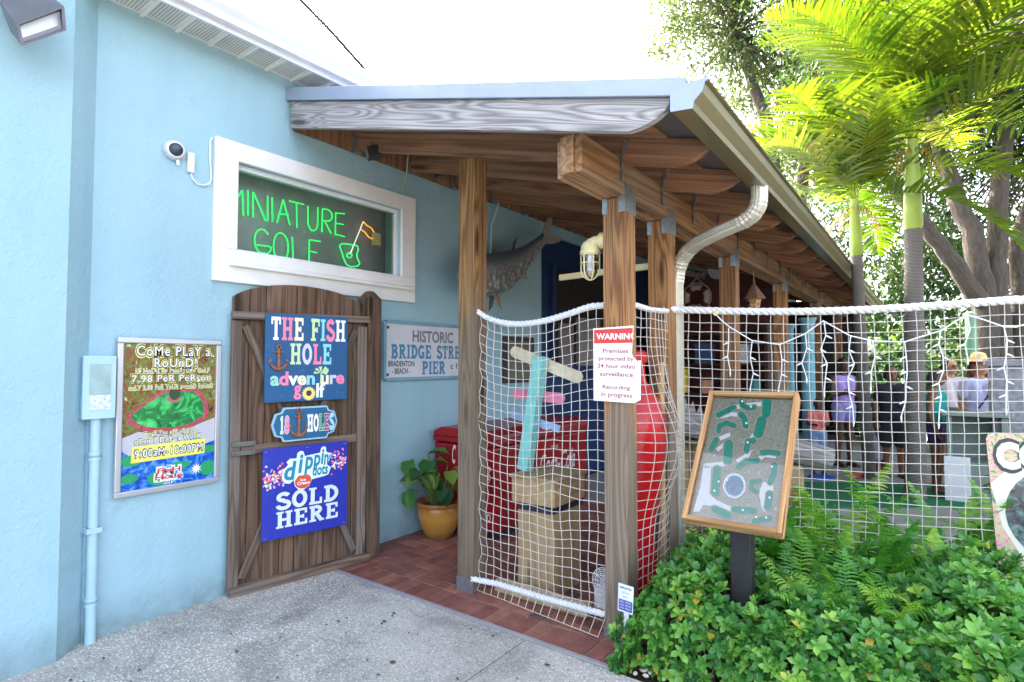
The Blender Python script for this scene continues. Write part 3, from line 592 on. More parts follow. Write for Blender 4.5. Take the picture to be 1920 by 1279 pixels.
for a in (20, 60, 110, 150, 200, -20): bd.flat(mb, [(.66, .325), (.66 + .095 * math.cos(R(a)), .345 + .06 * math.sin(R(a + 12))), (.66 + .095 * math.cos(R(a - 26)), .34 + .06 * math.sin(R(a - 22)))], .0015 + (a + 20) * .000004, 0)
mb.build('palm_emblem', ink(190, 224, 160), s1)
mb = MB(); bd.flat(mb, [(.51 + (.085 if k % 2 else .068) * math.cos(2 * PI * k / 32), .085 + (.085 if k % 2 else .068) * math.sin(2 * PI * k / 32)) for k in range(32)], .0016); mb.build('flower_emblem', ink(248, 216, 120), s1)
mb = MB(); bd.flat(mb, ellp(.51, .09, .034, .034), .0024); mb.build('flower_centre', ink(60, 56, 60), s1)
anchor(bd, 'anchor', s1, .145, .50, .27, .014, M_RUST, 1.0)
# 18 holes plaque
bd = Board(gp(.225, .99, .05), GU, (0, 0, 1), .485, .24)
s2 = thing('plaque', 'blue eighteen holes plaque with notched rounded ends and small anchor', 'sign', bd.p(.5, 0))
pq = [(.17, 0), (.83, 0), (.86, .13), (.95, .18), (1, .5), (.95, .82), (.86, .87), (.83, 1), (.17, 1), (.14, .87), (.05, .82), (0, .5), (.05, .18), (.14, .13)]
mb = MB(); bd.slab(mb, .02, 0, pq); mb.build('rim', ink(150, 190, 206), s2, bevel=.002)
mb = MB(); bd.flat(mb, [(.5 + (x - .5) * .95, .5 + (y - .5) * .9) for x, y in pq], .001); mb.build('board', MATS.setdefault('pl', paintb('plaque_blue', S(24, 92, 132), S(60, 120, 150), .68)), s2)
for t_, a, b, ms in (('18', .12, .26, (3, 1)), ('HOLES', .52, .94, (0, 2, 8, 9, 4))):
    mb = MB(); mo = MB(); slab(bd, mo, t_, a, .25, b, .75, .002, (0,), .2, grow=.06); slab(bd, mb, t_, a, .25, b, .75, .0035, ms, .17)
    mo.build('letter_outline', ink(228, 232, 236), s2); mb.build('lettering', INKS, s2)
anchor(bd, 'anchor', s2, .385, .53, .80, .012, M_RUST, .42)
# ice cream banner
bd = Board(gp(.17, .33, .05), GU, (0, 0, 1), .622, .625)
s3 = thing('banner_sign', 'bright blue ice cream dots sold here sign on lower gate', 'sign', bd.p(.5, 0))
def blueb():
    m, t, b = newmat('banner_blue'); p = geo(t); v = N(t, 'TexVoronoi', Scale=9.); t.links.new(p, v.inputs['Vector'])
    t.links.new(mix_(t, ramp_(t, v.outputs['Distance'], [(.16, (0, 0, 0, 1)), (.2, (.3, .3, .3, 1)), (.24, (0, 0, 0, 1))]), S(44, 54, 164), S(58, 100, 196)), b.inputs['Base Color']); b.inputs['Roughness'].default_value = .3; return m
mb = MB(); bd.slab(mb, .006); mb.build('panel', blueb(), s3)
mb = MB(); mo = MB(); ms_ = MB()
slab(bd, ms_, 'SOLD', .16, .305, .90, .495, .001, (0,), .24); slab(bd, ms_, 'HERE', .16, .105, .90, .285, .001, (0,), .24)
slab(bd, mb, 'SOLD', .15, .31, .89, .50, .0026, (0,), .22); slab(bd, mb, 'HERE', .15, .11, .89, .29, .0026, (0,), .22)
ms_.build('letter_shadow', ink(20, 24, 90), s3); mb.build('lettering', ink(212, 224, 240), s3)
mb = MB(); mo = MB()
bl = [(.21, .66), (.24, .60), (.30, .585), (.345, .62), (.36, .55), (.40, .505), (.46, .495), (.53, .53), (.56, .60), (.70, .615), (.76, .63), (.79, .71), (.74, .745), (.79, .83), (.80, .875), (.75, .885), (.73, .90), (.725, .95), (.695, .965), (.665, .945), (.655, .895), (.56, .885), (.47, .875), (.455, .93), (.42, .94), (.385, .92), (.375, .86), (.30, .865), (.26, .83), (.28, .80), (.22, .74)]
bd.flat(mo, bl, .0012); mo.build('logo_outline', ink(224, 240, 246), s3)
for ch, x0, y0, x1, y1 in (('d', .235, .625, .375, .835), ('i', .395, .69, .455, .90), ('p', .465, .655, .57, .865), ('p', .57, .69, .66, .875), ('i', .665, .76, .705, .935), ('n', .70, .745, .76, .87), ("'", .767, .80, .785, .865), ('dots', .565, .635, .755, .765)): bd.text(mb, ch, x0, y0, x1, y1, .0022, 0, .03, .15)
mb.build('logo_lettering', ink(24, 136, 160), s3)
mb = MB(); bd.flat(mb, ellp(.455, .585, .095, .075, 24, 180, 360) + [(.55, .62), (.52, .66), (.40, .66), (.36, .61)], .0017); mb.build('logo_scoop', ink(216, 84, 48), s3)
mb = MB(); bd.text(mb, 'Ice', .425, .595, .485, .625, .0026, 0, .03); bd.text(mb, 'Cream', .385, .555, .535, .592, .0026, 0, .03); mb.build('small_lettering', ink(240, 240, 244), s3)
mb = MB(); 
for k in range(190):
    if k < 120: x = random.uniform(.01, .24); y = .66 + random.gauss(0, .055) + (x - .1) * .25
    else: x = random.uniform(.80, .985); y = .79 + random.gauss(0, .05) + (x - .9) * .3
    bd.flat(mb, ellp(x, y, .010 + random.random() * .006, .010 + random.random() * .006, 8), .0009 + (k % 30) * .00001, random.choice((0, 1, 1, 3, 5, 6, 7, 2)))
cf_ = mb.build('confetti_dots', [ink(248, 248, 250), ink(240, 140, 180), ink(250, 206, 140), ink(240, 120, 110), ink(120, 210, 230), ink(170, 220, 240), ink(236, 90, 140), ink(30, 30, 120)], s3); cf_['kind'] = 'stuff'
mb = MB()
for x, y in ((.03, .965), (.5, .97), (.965, .97), (.03, .03), (.965, .03)): mb.lathe([(.004, -.001), (.010, .0), (.010, .003), (.005, .003)], bd.p(x, y, 0), 10)
mb.build('grommet', M_MET, s3)
# historic pier sign
bd = Board((.025, 3.258, 1.40), (0, 1, 0), (0, 0, 1), 1.21, .503)
s4 = thing('pier_sign', 'white historic pier sign with blue slab lettering on blue wall', 'sign', bd.p(.5, 0))
mb = MB(); bd.slab(mb, .02); mb.build('panel', plain('aged_sign_white', S(206, 206, 210), .5, var=.06), s4)
mb = MB(); mb.bar(bd.p(0, 0, -.004), bd.p(0, 1, -.004), .03, .03, (1, 0, 0)); mb.bar(bd.p(1, 0, -.004), bd.p(1, 1, -.004), .03, .03, (1, 0, 0)); mb.bar(bd.p(.012, .0, -.0045), bd.p(.988, .0, -.0045), .03, .032, (1, 0, 0)); mb.bar(bd.p(.012, 1., -.0045), bd.p(.988, 1., -.0045), .03, .032, (1, 0, 0)); mb.build('frame', plain('blue_grey_frame', S(120, 158, 176), .6), s4, bevel=.003)
mb = MB(); bd.text(mb, 'HISTORIC', .27, .66, .72, .88, .001, 0, .03); mb.build('grey_lettering', ink(118, 118, 124), s4)
mb = MB(); slab(bd, mb, 'BRIDGE', .06, .36, .47, .61, .001, (0,), .23); slab(bd, mb, 'STREET', .53, .36, .94, .61, .001, (0,), .23); slab(bd, mb, 'PIER', .37, .07, .63, .31, .001, (0,), .23); mb.build('blue_lettering', ink(62, 128, 164), s4)
mb = MB(); bd.text(mb, 'BRADENTON', .035, .22, .29, .32, .001, 0, .02); bd.text(mb, '- BEACH -', .07, .09, .25, .19, .001, 0, .02); bd.text(mb, 'c 1921', .69, .16, .88, .28, .001, 0, .02)
for x, y in ((.03, .9), (.03, .08)): bd.flat(mb, ellp(x, y, .012, .029, 12), .0012)
mb.build('black_lettering', ink(40, 40, 44), s4)
# framed poster
bd = Board((.03, 1.262, .765), (0, 1, 0), (0, 0, 1), .595, .93)
s5 = thing('framed_poster', 'silver framed mini golf poster with yellow lettering on blue wall', 'poster', bd.p(.5, 0))
mb = MB(); fw = .034
for a, b in (((0, .018), (1, .018)), ((0, .982), (1, .982))): mb.bar(bd.p(a[0], a[1], 0), bd.p(b[0], b[1], 0), fw, .026, (1, 0, 0))
for x in (.028, .972): mb.bar(bd.p(x, .0366, 0), bd.p(x, .9634, 0), fw, .0255, (1, 0, 0))
mb.build('frame', plain('silver_frame', S(196, 198, 204), .3, .6, .05), s5, bevel=.006)
def foliageprint(name, stops, s=22.):
    m, t, b = newmat(name); p = geo(t); n1 = noise_(t, p, s, 5, 1.2, .7)
    t.links.new(ramp_(t, n1, stops), b.inputs['Base Color']); b.inputs['Roughness'].default_value = .25; return m
pb = MB(); bd.slab(pb, .004, 0, ((.03, .03), (.97, .03), (.97, .97), (.03, .97)), -.002); pr = pb.build('print', foliageprint('garden_print', [(.34, S(22, 36, 20)), (.42, S(96, 90, 40)), (.46, S(168, 66, 34)), (.5, S(84, 84, 40)), (.54, S(120, 140, 62)), (.6, S(70, 90, 40)), (.66, S(232, 224, 170))], 24.), s5)
def art(name, polys, m, d, par=None):
    mb = MB()
    for q in polys: bd.flat(mb, q, d)
    return mb.build(name, m, par or pr)
art('path', [[(.03, .36), (.2, .40), (.5, .36), (.97, .46), (.97, .25), (.03, .25)]], ink(186, 184, 190), -.0008)
KB = ellp(.485, .50, .395, .12, 20, 180, 360) + [(.87, .56), (.80, .64), (.74, .67), (.44, .67), (.28, .60)]
art('brick_kerb', [KB], foliageprint('kerb_print', [(.3, S(120, 40, 50)), (.6, S(190, 90, 100)), (.8, S(220, 160, 160))], 60.), -.0003)
art('green', [[(.47 + (x - .47) * .88, .535 + (y - .535) * .80) for x, y in KB]], foliageprint('green_print', [(.40, S(16, 80, 44)), (.47, S(30, 140, 66)), (.5, S(20, 96, 50)), (.56, S(52, 176, 88)), (.7, S(84, 206, 116))], 9.), .0002)
art('planter', [ellp(.52, .60, .07, .025)], ink(170, 100, 100), .0006); art('planter_bush', [ellp(.53, .635, .055, .045)], ink(50, 66, 40), .0010)
art('water', [[(.03, .03), (.97, .03), (.97, .30), (.8, .27), (.6, .24), (.35, .27), (.15, .24), (.03, .30)]], foliageprint('water_print', [(.3, S(10, 40, 120)), (.5, S(20, 90, 190)), (.68, S(120, 190, 240))], 16.), .0004)
art('lily_pad', [ellp(.14, .22, .10, .035), ellp(.42, .09, .13, .05), ellp(.13, .11, .08, .03), ellp(.88, .11, .09, .05), ellp(.6, .155, .10, .025), ellp(.9, .24, .07, .025)], ink(30, 150, 90), .0008)
art('lily_flower', [[(.76 + (.06 if k % 2 else .025) * math.cos(2 * PI * k / 20), .115 + (.04 if k % 2 else .016) * math.sin(2 * PI * k / 20)) for k in range(20)]], ink(246, 236, 226), .0012)
art('yellow_panel', [[(.14, .205), (.84, .215), (.85, .315), (.15, .305)]], ink(232, 226, 96), .0014)
mh = MB(); ym = MB(); rows = [('CoMe PLaY a', .17, .885, .88, .95), ('RoUnD!', .33, .81, .74, .87), ('18 HoLes oF MiniaTURe GoLF', .17, .777, .87, .797), ('7.98 PeR PeRson', .13, .715, .89, .76), ('onLY 2.00 FoR YoUR seconD RoUnD', .11, .67, .91, .69),
        ('*LasT Tee oFF aT 9:30', .25, .368, .74, .392), ('oPen 7 DaYs a WeeK', .17, .32, .80, .355), ('9:00aM-10:00PM', .17, .235, .82, .285)]
for t_, x0, y0, x1, y1 in rows:
    k_ = (y1 - y0) / .05; ym = MB(); mh = MB(); mb = MB()
    bd.text(ym, t_, x0, y0, x1, y1, .0018, 0, .10, grow=.013 * max(.7, k_), space=1.15); ym.build('letter_glow', ink(226, 222, 120), pr)
    bd.text(mh, t_, x0, y0, x1, y1, .0024, 0, .062, grow=.008 * min(1, k_), space=1.15); mh.build('letter_outline', ink(26, 26, 34), pr)
    bd.text(mb, t_, x0, y0, x1, y1, .003, 0, .004, space=1.15); mb.build('lettering', ink(242, 242, 246), pr)
mb = MB(); mo = MB()
for t_, x0, y0, x1, y1 in (('FisH', .38, .115, .60, .15), ('HoLe', .36, .075, .62, .11)): bd.text(mo, t_, x0, y0, x1, y1, .0018, 0, .1, grow=.012); bd.text(mb, t_, x0, y0, x1, y1, .0026, 0, .02)
for t_, x0, y0, x1, y1 in (('THe', .46, .155, .53, .168), ('ADVenTuRe', .37, .058, .60, .070), ('GoLF', .44, .042, .53, .054)): bd.text(mo, t_, x0, y0, x1, y1, .0019, 0, .02)
mo.build('logo_outline', ink(240, 234, 240), pr); mb.build('logo_lettering', ink(196, 44, 50), pr)
# warning sign on the front post
bd = Board(onY(1113, 746, 2.925), (1, 0, 0), (0, 0, 1), .335, .43); bd.v = Vector((.012, 0, 1)).normalized()
A_ = onY(1113, 751, 2.925); B_ = onY(1202, 751, 2.925); T_ = onY(1113, 616, 2.925)
bd = Board(A_, (1, 0, -.02), (.0, 0, 1), (B_ - A_).length, (T_ - A_).z)
s6 = thing('warning_sign', 'white and red surveillance warning sign with torn corner on post', 'sign', bd.p(.5, 0))
pw = [(0, .0), (.86, 0), (.99, .05), (1, .57), (.93, .56), (.84, .62), (.82, .66), (.86, 1.03), (0, 1)]
mb = MB(); bd.slab(mb, .002, 0, pw); mb.build('panel', plain('sign_white', S(232, 236, 238), .4, var=.03), s6)
mb = MB(); bd.flat(mb, [(.02, .79), (.835, .80), (.845, 1.0), (.02, .98)], .0008); mb.build('red_band', ink(214, 66, 60), s6)
mb = MB(); bd.text(mb, 'WARNIN', .07, .845, .78, .93, .0016, 0, .03); bd.flat(mb, ellp(.87, .892, .07, .045, 16, 100, 260) + ellp(.87, .892, .04, .025, 12, 260, 100), .0016); mb.build('white_lettering', ink(246, 246, 246), s6)
mb = MB()
for t_, x0, y0, x1, y1 in (('Premises', .21, .66, .75, .72), ('protected by', .12, .54, .86, .615), ('24 hour video', .09, .455, .89, .515), ('surveillance', .14, .345, .84, .405), ('Recording', .20, .155, .78, .225), ('in progress', .17, .05, .82, .125)): bd.text(mb, t_, x0, y0, x1, y1, .0008, 0, .015)
mb.build('red_lettering', ink(170, 50, 62), s6)
mb = MB(); mb.lathe([(.004, 0), (.006, .003), (.002, .005)], bd.p(.47, .025, .0), 8); mb.build('screw', M_MET, s6)
# map board on a black post
MU = Vector((1, -.021, .013)); MV = Vector((0, .615, .788)); bd = Board(Vector((2.794, 3.253, 1.389)) - MV * .775, MU, MV, .46, .775)
s7 = thing('map_board', 'tilted wooden framed golf course map standing on black post in hedge', 'map board', (3.03, 2.97, 0))
mb = MB(); w_ = .022
for x in (.024, .976): mb.bar(bd.p(x, 0, -.035), bd.p(x, 1, -.035), w_, .07, bd.n)
for y in (.014, .986): mb.bar(bd.p(.048, y, -.0355), bd.p(.952, y, -.0355), w_, .07, bd.n)
mb.build('frame', W_MAP, s7, bevel=.003)
mb = MB(); bd.slab(mb, .01, 0, ((.045, .03), (.955, .03), (.955, .97), (.045, .97)), -.04)
pr = mb.build('print', foliageprint('terrain_print', [(.3, S(70, 86, 76)), (.42, S(128, 134, 122)), (.48, S(164, 148, 134)), (.54, S(110, 128, 104)), (.6, S(146, 140, 130)), (.7, S(206, 200, 194))], 34.), s7)
def inv(pts):  # crop-7 pixels -> board coordinates on the print plane
    o = bd.p(0, 0, -.039); out = []
    for x, y in pts:
        q = onp(1240 + x / 3.198, 700 + y / 3.198, o, bd.n) - o; out.append((q.dot(bd.u) / bd.W, q.dot(bd.v) / bd.H))
    return out
def ribbon(pts, wpx):
    L_ = []; R_ = []
    for i, p in enumerate(pts):
        a = pts[max(0, i - 1)]; b = pts[min(len(pts) - 1, i + 1)]; dx, dy = b[0] - a[0], b[1] - a[1]; l = math.hypot(dx, dy); L_.append((p[0] - dy / l * wpx, p[1] + dx / l * wpx)); R_.append((p[0] + dy / l * wpx, p[1] - dx / l * wpx))
    return L_ + R_[::-1]
PTH = [ribbon([(330, 265), (430, 205), (520, 190), (640, 180)], 13), ribbon([(345, 262), (420, 245), (475, 250)], 12), ribbon([(335, 460), (400, 410), (430, 408)], 11), ribbon([(455, 530), (520, 490), (530, 460)], 14), ribbon([(345, 395), (415, 365)], 12), ribbon([(540, 395), (620, 260)], 12), ribbon([(570, 525), (620, 490), (690, 495)], 13),
       [(255, 545), (300, 565), (290, 720), (330, 760), (430, 805), (420, 845), (340, 800), (250, 790), (230, 830), (190, 830), (235, 680)], ribbon([(260, 555), (400, 540)], 14), [(585, 715), (610, 650), (675, 660), (670, 735), (630, 760), (625, 835), (600, 800)]]
art('path', [inv(q) for q in PTH], ink(206, 206, 206), -.0391)
GRS = [ribbon([(345, 250), (400, 222), (435, 205)], 14), ribbon([(480, 165), (490, 190), (520, 210), (560, 205)], 14), ribbon([(638, 175), (632, 240)], 24), ribbon([(605, 285), (585, 360)], 26), ribbon([(480, 245), (500, 270), (508, 315)], 16), ribbon([(345, 345), (350, 315), (390, 298), (440, 315)], 14), ribbon([(330, 400), (300, 455)], 16), ribbon([(405, 425), (400, 520)], 24),
       ribbon([(555, 405), (520, 410), (512, 460)], 16), ribbon([(465, 560), (510, 530), (575, 525)], 16), ribbon([(605, 475), (650, 470), (705, 480)], 14), ribbon([(680, 550), (675, 600), (655, 650)], 16), ribbon([(335, 580), (325, 715)], 22), ribbon([(590, 645), (545, 650), (540, 690), (570, 710)], 14), ribbon([(650, 725), (640, 800)], 18), ribbon([(320, 815), (400, 850)], 18), ribbon([(440, 815), (555, 825)], 17), ribbon([(560, 885), (650, 865)], 15)]
def rounded(lst, grow, d, name, m, par):
    mb = MB(); k = 0
    for q in lst:
        n = len(q) // 2; L_, R_ = q[:n], q[n:][::-1]
        for i in range(n):
            cx, cy = (L_[i][0] + R_[i][0]) / 2, (L_[i][1] + R_[i][1]) / 2; rr = math.hypot(L_[i][0] - R_[i][0], L_[i][1] - R_[i][1]) / 2 * 1.12 + grow; k += 1; bd.flat(mb, inv(ellp(cx, cy, rr, rr, 14)), d + (k % 40) * .000012)
            if i < n - 1:
                k += 1; f = lambda a, b: (a[0] + (a[0] - b[0]) * (.06 + grow / 40), a[1] + (a[1] - b[1]) * (.06 + grow / 40)); bd.flat(mb, inv([f(L_[i], R_[i]), f(R_[i], L_[i]), f(R_[i + 1], L_[i + 1]), f(L_[i + 1], R_[i + 1])]), d + (k % 40) * .000012)
    return mb.build(name, m, par)
rounded(GRS, 7, -.0388, 'fairway_halo', ink(160, 140, 122), pr); rounded(GRS, 0, -.0382, 'fairway', plain('fairway_print', S(18, 128, 106), .3, var=.15, vs_=60), pr)
art('pond_rim', [inv(ellp(440, 675, 68, 75, 24))], ink(170, 186, 196), -.0376); art('pond', [inv(ellp(440, 675, 54, 60, 24))], foliageprint('pond_print', [(.3, S(60, 80, 110)), (.7, S(110, 140, 160))], 60.), -.0372)
mb = MB()
for k in range(60):
    a = 2 * PI * k / 60; bd.flat(mb, inv(ellp(440 + 64 * math.cos(a) * random.uniform(.95, 1.05), 675 + 71 * math.sin(a) * random.uniform(.95, 1.05), 4, 4, 6)), -.0368 + k * .000002)
for (x, y) in ((488, 168), (540, 200), (512, 300), (520, 415), (665, 560), (650, 745), (630, 865), (345, 650), (395, 640), (320, 705), (490, 820), (570, 862)): bd.flat(mb, inv(ellp(x, y, 7, 7, 8)), -.0370)
mb.build('marker', ink(230, 236, 240), pr)
mb = MB(); bd.flat(mb, ((.05, .03), (.95, .03), (.95, .97), (.05, .97)), -.02); mb.build('cover_pane', glass('acrylic', refl=.02), s7)
mb = MB(); mb.bx(2.985, 3.085, 2.93, 3.01, -.05, .86); mb.prism([(2.95, 2.90, .84), (2.95, 3.10, 1.06), (2.95, 3.10, .84)], (.17, 0, 0)); mb.build('post', M_BLK, s7, bevel=.004)

# ================================================================== WALL FITTINGS
def xf(mb, M, k=0):
    mb.v[k:] = [tuple(M @ Vector(p)) for p in mb.v[k:]]; return mb
def along(c, d):  # matrix taking +Z to direction d at point c
    return Matrix.Translation(Vector(c)) @ Vector(d).to_track_quat('Z', 'Y').to_matrix().to_4x4()
# flood light
fl = thing('flood_light', 'bronze box flood light angled down from the blue wall corner', 'light', onX(50, 30, .30))
Fq = [onX(*p, .42) for p in ((40, 87), (125, 57), (121, 12), (30, 46))]; Bq = [onX(*p, .19) for p in ((20, 60), (75, 40), (72, -25), (-6, -5))]
mb = MB(); cF = sum(Fq, Vector()) / 4; i1 = [cF + (p - cF) * .86 for p in Fq]; cB = sum(Bq, Vector()) / 4; dep = (cB - cF) * .25
M_BRZ = plain('bronze_housing', S(104, 100, 106), .45, .2)
mb.add(Bq + Fq + i1 + [p + dep for p in i1], [(0, 1, 5, 4), (1, 2, 6, 5), (2, 3, 7, 6), (3, 0, 4, 7), (3, 2, 1, 0), (4, 5, 9, 8), (5, 6, 10, 9), (6, 7, 11, 10), (7, 4, 8, 11), (8, 9, 13, 12), (9, 10, 14, 13), (10, 11, 15, 14), (11, 8, 12, 15)])
mb.build('housing', M_BRZ, fl, bevel=.003)
mb = MB(); mb.poly([p + dep * .96 for p in i1]); mb.build('reflector', plain('reflector_metal', S(220, 218, 196), .3, .3, .05), fl)
mb = MB(); mb.poly([p + dep * .3 for p in i1]); mb.build('lens', glass('lamp_glass', refl=.3), fl)
mb = MB(); mb.tube([cB, (.13, cB.y - .03, cB.z + .05)], .03, 10); mb.build('arm', M_BRZ, fl, smooth=True)
# dome camera with junction box
dc = thing('dome_camera', 'small round dome camera on blue wall beside neon window', 'camera', onX(325, 283, 0))
c = onX(325, 283, .0); mb = MB(); mb.lathe([(.062, .001), (.062, .03), (.052, .04)], (0, 0, 0), 28); xf(mb, along(c, (1, -.12, -.1))); mb.build('base', plain('camera_grey', S(190, 196, 200), .4, var=.04), dc, smooth=True)
mb = MB(); mb.lathe([(.050, .036), (.052, .05), (.047, .056), (.040, .056)], (0, 0, 0), 28); xf(mb, along(c, (1, -.12, -.1))); mb.build('ring', M_WHITE, dc, smooth=True)
mb = MB(); mb.lathe([(.041 * math.cos(a * PI / 16), .054 + .034 * math.sin(a * PI / 16)) for a in range(8)], (0, 0, 0), 24); xf(mb, along(c, (1, -.12, -.1))); mb.build('dome', plain('smoked_dome', S(60, 66, 74), .08, var=.02), dc, smooth=True)
mb = MB(); mb.tube([c + Vector((.02, .02, -.06)), c + Vector((.02, .022, -.09))], [.012, .009], 8); mb.build('gland', M_WHITE, dc, smooth=True)
jb = thing('junction_box', 'small white junction box with looped cable left of the neon window', 'box', onX(358, 325, 0))
mb = MB(); mb.bx(.001, .03, 1.627, 1.668, 2.765, 2.895); mb.build('cover', M_WHITE, jb, bevel=.006)
P = [(358, 326), (361, 335), (370, 345), (382, 348), (393, 344), (396, 335), (394, 300), (394, 265), (398, 258)]; mb = MB(); mb.tube([onX(*p, .012) for p in P], .0055, 8); mb.build('cable', M_WHITE, jb, smooth=True)
# meter box, conduit and slack cable
mt = thing('meter_box', 'pale blue electric box with clear window on riser pipe', 'utility box', (.04, 1.165, 1.24))
mb = MB(); mb.bx(.001, .085, 1.09, 1.235, 1.24, 1.58); mb.bx(.086, .093, 1.084, 1.241, 1.235, 1.585); mb.build('case', M_CBLUE, mt, bevel=.006)
mb = MB(); mb.bx(.0935, .096, 1.115, 1.215, 1.37, 1.54); mb.build('window', plain('meter_window', S(150, 176, 176), .15, var=.15, vs_=12), mt)
mb = MB(); mb.bx(.0935, .096, 1.115, 1.215, 1.285, 1.366); mb.build('sticker', plain('meter_sticker', S(200, 208, 206), .4, var=.3, vs_=60), mt)
mb = MB(); mb.tube([(.04, 1.165, 1.24), (.04, 1.165, 0)], .026, 14)
for z in (1.02, 1.0, .6, .22, .2): mb.tube([(.04, 1.165, z), (.04, 1.165, z + .03)], .031, 14)
mb.build('riser_pipe', M_CBLUE, mt, smooth=True)
mb = MB(); mb.bx(.001, .07, 1.128, 1.202, .6, .63); mb.build('clamp', M_CBLUE, mt, bevel=.003)
mb = MB(); mb.tube([onX(155, -30, .02), onX(156, 200, .02), onX(154, 420, .02), onX(150, 640, .022), onX(143, 820, .03), onX(130, 1080, .05), onX(121, 1222, .06)], .011, 10)
tag(mb.build('cable_conduit', plain('white_conduit', S(214, 222, 224), .45, var=.04), smooth=True), 'thin white conduit running down the pale wall corner', 'pipe')
# spotlights under the porch
for (px, py, s_, lab, cm, nm) in ((700, 287, 1., 'black floodlight clamped under the first porch rafter near the wall', M_BLK, 'a'), (818, 326, .62, 'small pale spotlight under the second rafter beside the front post', M_CREAM, 'b')):
    p = onX(px, py, .28 if s_ == 1 else .2); t_ = thing('spot_light', lab, 'light', p); q = Matrix.Translation(p) @ Matrix.Rotation(R(-35), 4, 'Z') @ Matrix.Rotation(R(15), 4, 'X')
    mb = MB(); mb.bx(-.06 * s_, .06 * s_, -.05 * s_, .05 * s_, -.04 * s_, .04 * s_); mb.bx(-.05 * s_, .05 * s_, .051 * s_, .10 * s_, -.03 * s_, .03 * s_); xf(mb, q); mb.build('housing', M_BLK, t_, bevel=.006)
    mb = MB(); mb.bx(-.052 * s_, .052 * s_, -.056 * s_, -.0505 * s_, -.032 * s_, .032 * s_); xf(mb, q); mb.build('lens', plain('lamp_face', S(120, 124, 130), .2), t_)
    mb = MB(); mb.tube([p + Vector((0, 0, .03 * s_)), p + Vector((0, .02, .14 * s_ + .03))], .014 * s_, 8); mb.build('bracket', M_BLK, t_, smooth=True)
mb = MB(); mb.tube([onX(768, 278, .10), onX(764, 300, .08), onX(763, 320, .04), onX(757, 345, .01), onX(752, 358, .012)], .004, 6); tag(mb.build('loose_wire', M_CREAM, smooth=True), 'loose pale wire hanging from porch roof onto window frame', 'wire')
mb = MB(); mb.tube([onX(938, 372, .1), onX(926, 410, .04), onX(921, 420, .02), onX(920, 490, .02)], .012, 8); tag(mb.build('wall_conduit', M_CBLUE, smooth=True), 'pale blue conduit on the wall behind the mounted fish', 'pipe')
# mounted fish
fish = thing('mounted_fish', 'large grey scaled mounted fish with forked tail on porch wall', 'fish', onX(930, 560, .30))
def fishm():
    m, t, b = newmat('fish_scales'); a = att(t); v = N(t, 'TexVoronoi', Scale=1.); t.links.new(mapv(t, a, (58, 58, 58)), v.inputs['Vector']); sx = t.nodes.new('ShaderNodeSeparateXYZ'); t.links.new(a, sx.inputs[0])
    sc_ = mix_(t, ramp_(t, v.outputs['Distance'], [(.2, (0, 0, 0, 1)), (.6, (1, 1, 1, 1))]), S(186, 186, 180), S(106, 112, 114)); hh = ramp_(t, sx.outputs[2], [(.0, (0, 0, 0, 1)), (1, (1, 1, 1, 1))])
    t.links.new(mix_(t, hh, sc_, S(84, 96, 104)), b.inputs['Base Color']); b.inputs['Roughness'].default_value = .35; return m
FM = fishm(); cs = [(858, 516, 7), (868, 514, 20), (888, 513, 36), (918, 517, 42), (945, 509, 37), (968, 495, 28), (988, 479, 19), (1006, 461, 13), (1020, 447, 10)]
V = []; F = []; G = []; M = 18; C3 = [onX(x, y, .30) for x, y, _ in cs]
for i, (x, y, h_) in enumerate(cs):
    p = C3[i]; d = (C3[min(i + 1, len(cs) - 1)] - C3[max(i - 1, 0)]).normalized(); up = Vector((1, 0, 0)).cross(d); up = up if up.z > 0 else -up; hh = h_ * (p - EYE).dot(_F) / FOC
    for k in range(M):
        a = 2 * PI * k / M; V.append(p + up * (hh * math.sin(a)) + Vector((1, 0, 0)) * (hh * .42 * math.cos(a))); G.append((i * .09, math.cos(a) * .1, .5 + (math.sin(a) - .45) * 2.5 if math.sin(a) > .2 else math.sin(a) * .05))
for i in range(len(cs) - 1):
    for k in range(M): F.append((i * M + k, (i + 1) * M + k, (i + 1) * M + (k + 1) % M, i * M + (k + 1) % M))
F += [tuple(range(M)), tuple(range((len(cs) - 1) * M, len(cs) * M))[::-1]]
for i in range(len(G)): G[i] = (G[i][0], G[i][1], G[i][2])
mb = MB(); mb.add(V, F, 0, G); mb.build('body', FM, fish, smooth=True, ang=80)
def fin(name, pts, X, th, m):
    mb = MB(); mb.prism([onX(x, y, X) for x, y in pts], (th, 0, 0)); return mb.build(name, m, fish)
M_FIN = plain('fin_grey', S(150, 146, 134), .4, var=.3, vs_=50); M_FIND = plain('fin_dark', S(74, 74, 74), .4, var=.2)
fin('tail_fin', [(1014, 447), (1020, 425), (1030, 402), (1035, 397), (1034, 420), (1028, 440), (1040, 443), (1055, 446), (1046, 455), (1032, 458), (1022, 457)], .296, .008, M_FIN)
fin('dorsal_fin', [(950, 480), (958, 470), (964, 452), (969, 444), (964, 468), (980, 480)], .296, .008, M_FIND); fin('anal_fin', [(974, 512), (988, 505), (986, 519), (992, 524), (978, 523)], .296, .008, M_FIN)
fin('pelvic_fin', [(918, 556), (928, 552), (922, 575), (916, 584)], .32, .006, M_FIND); fin('pectoral_fin', [(930, 552), (936, 556), (939, 575), (940, 582), (932, 566)], .34, .006, plain('fin_tan', S(170, 120, 80), .5))
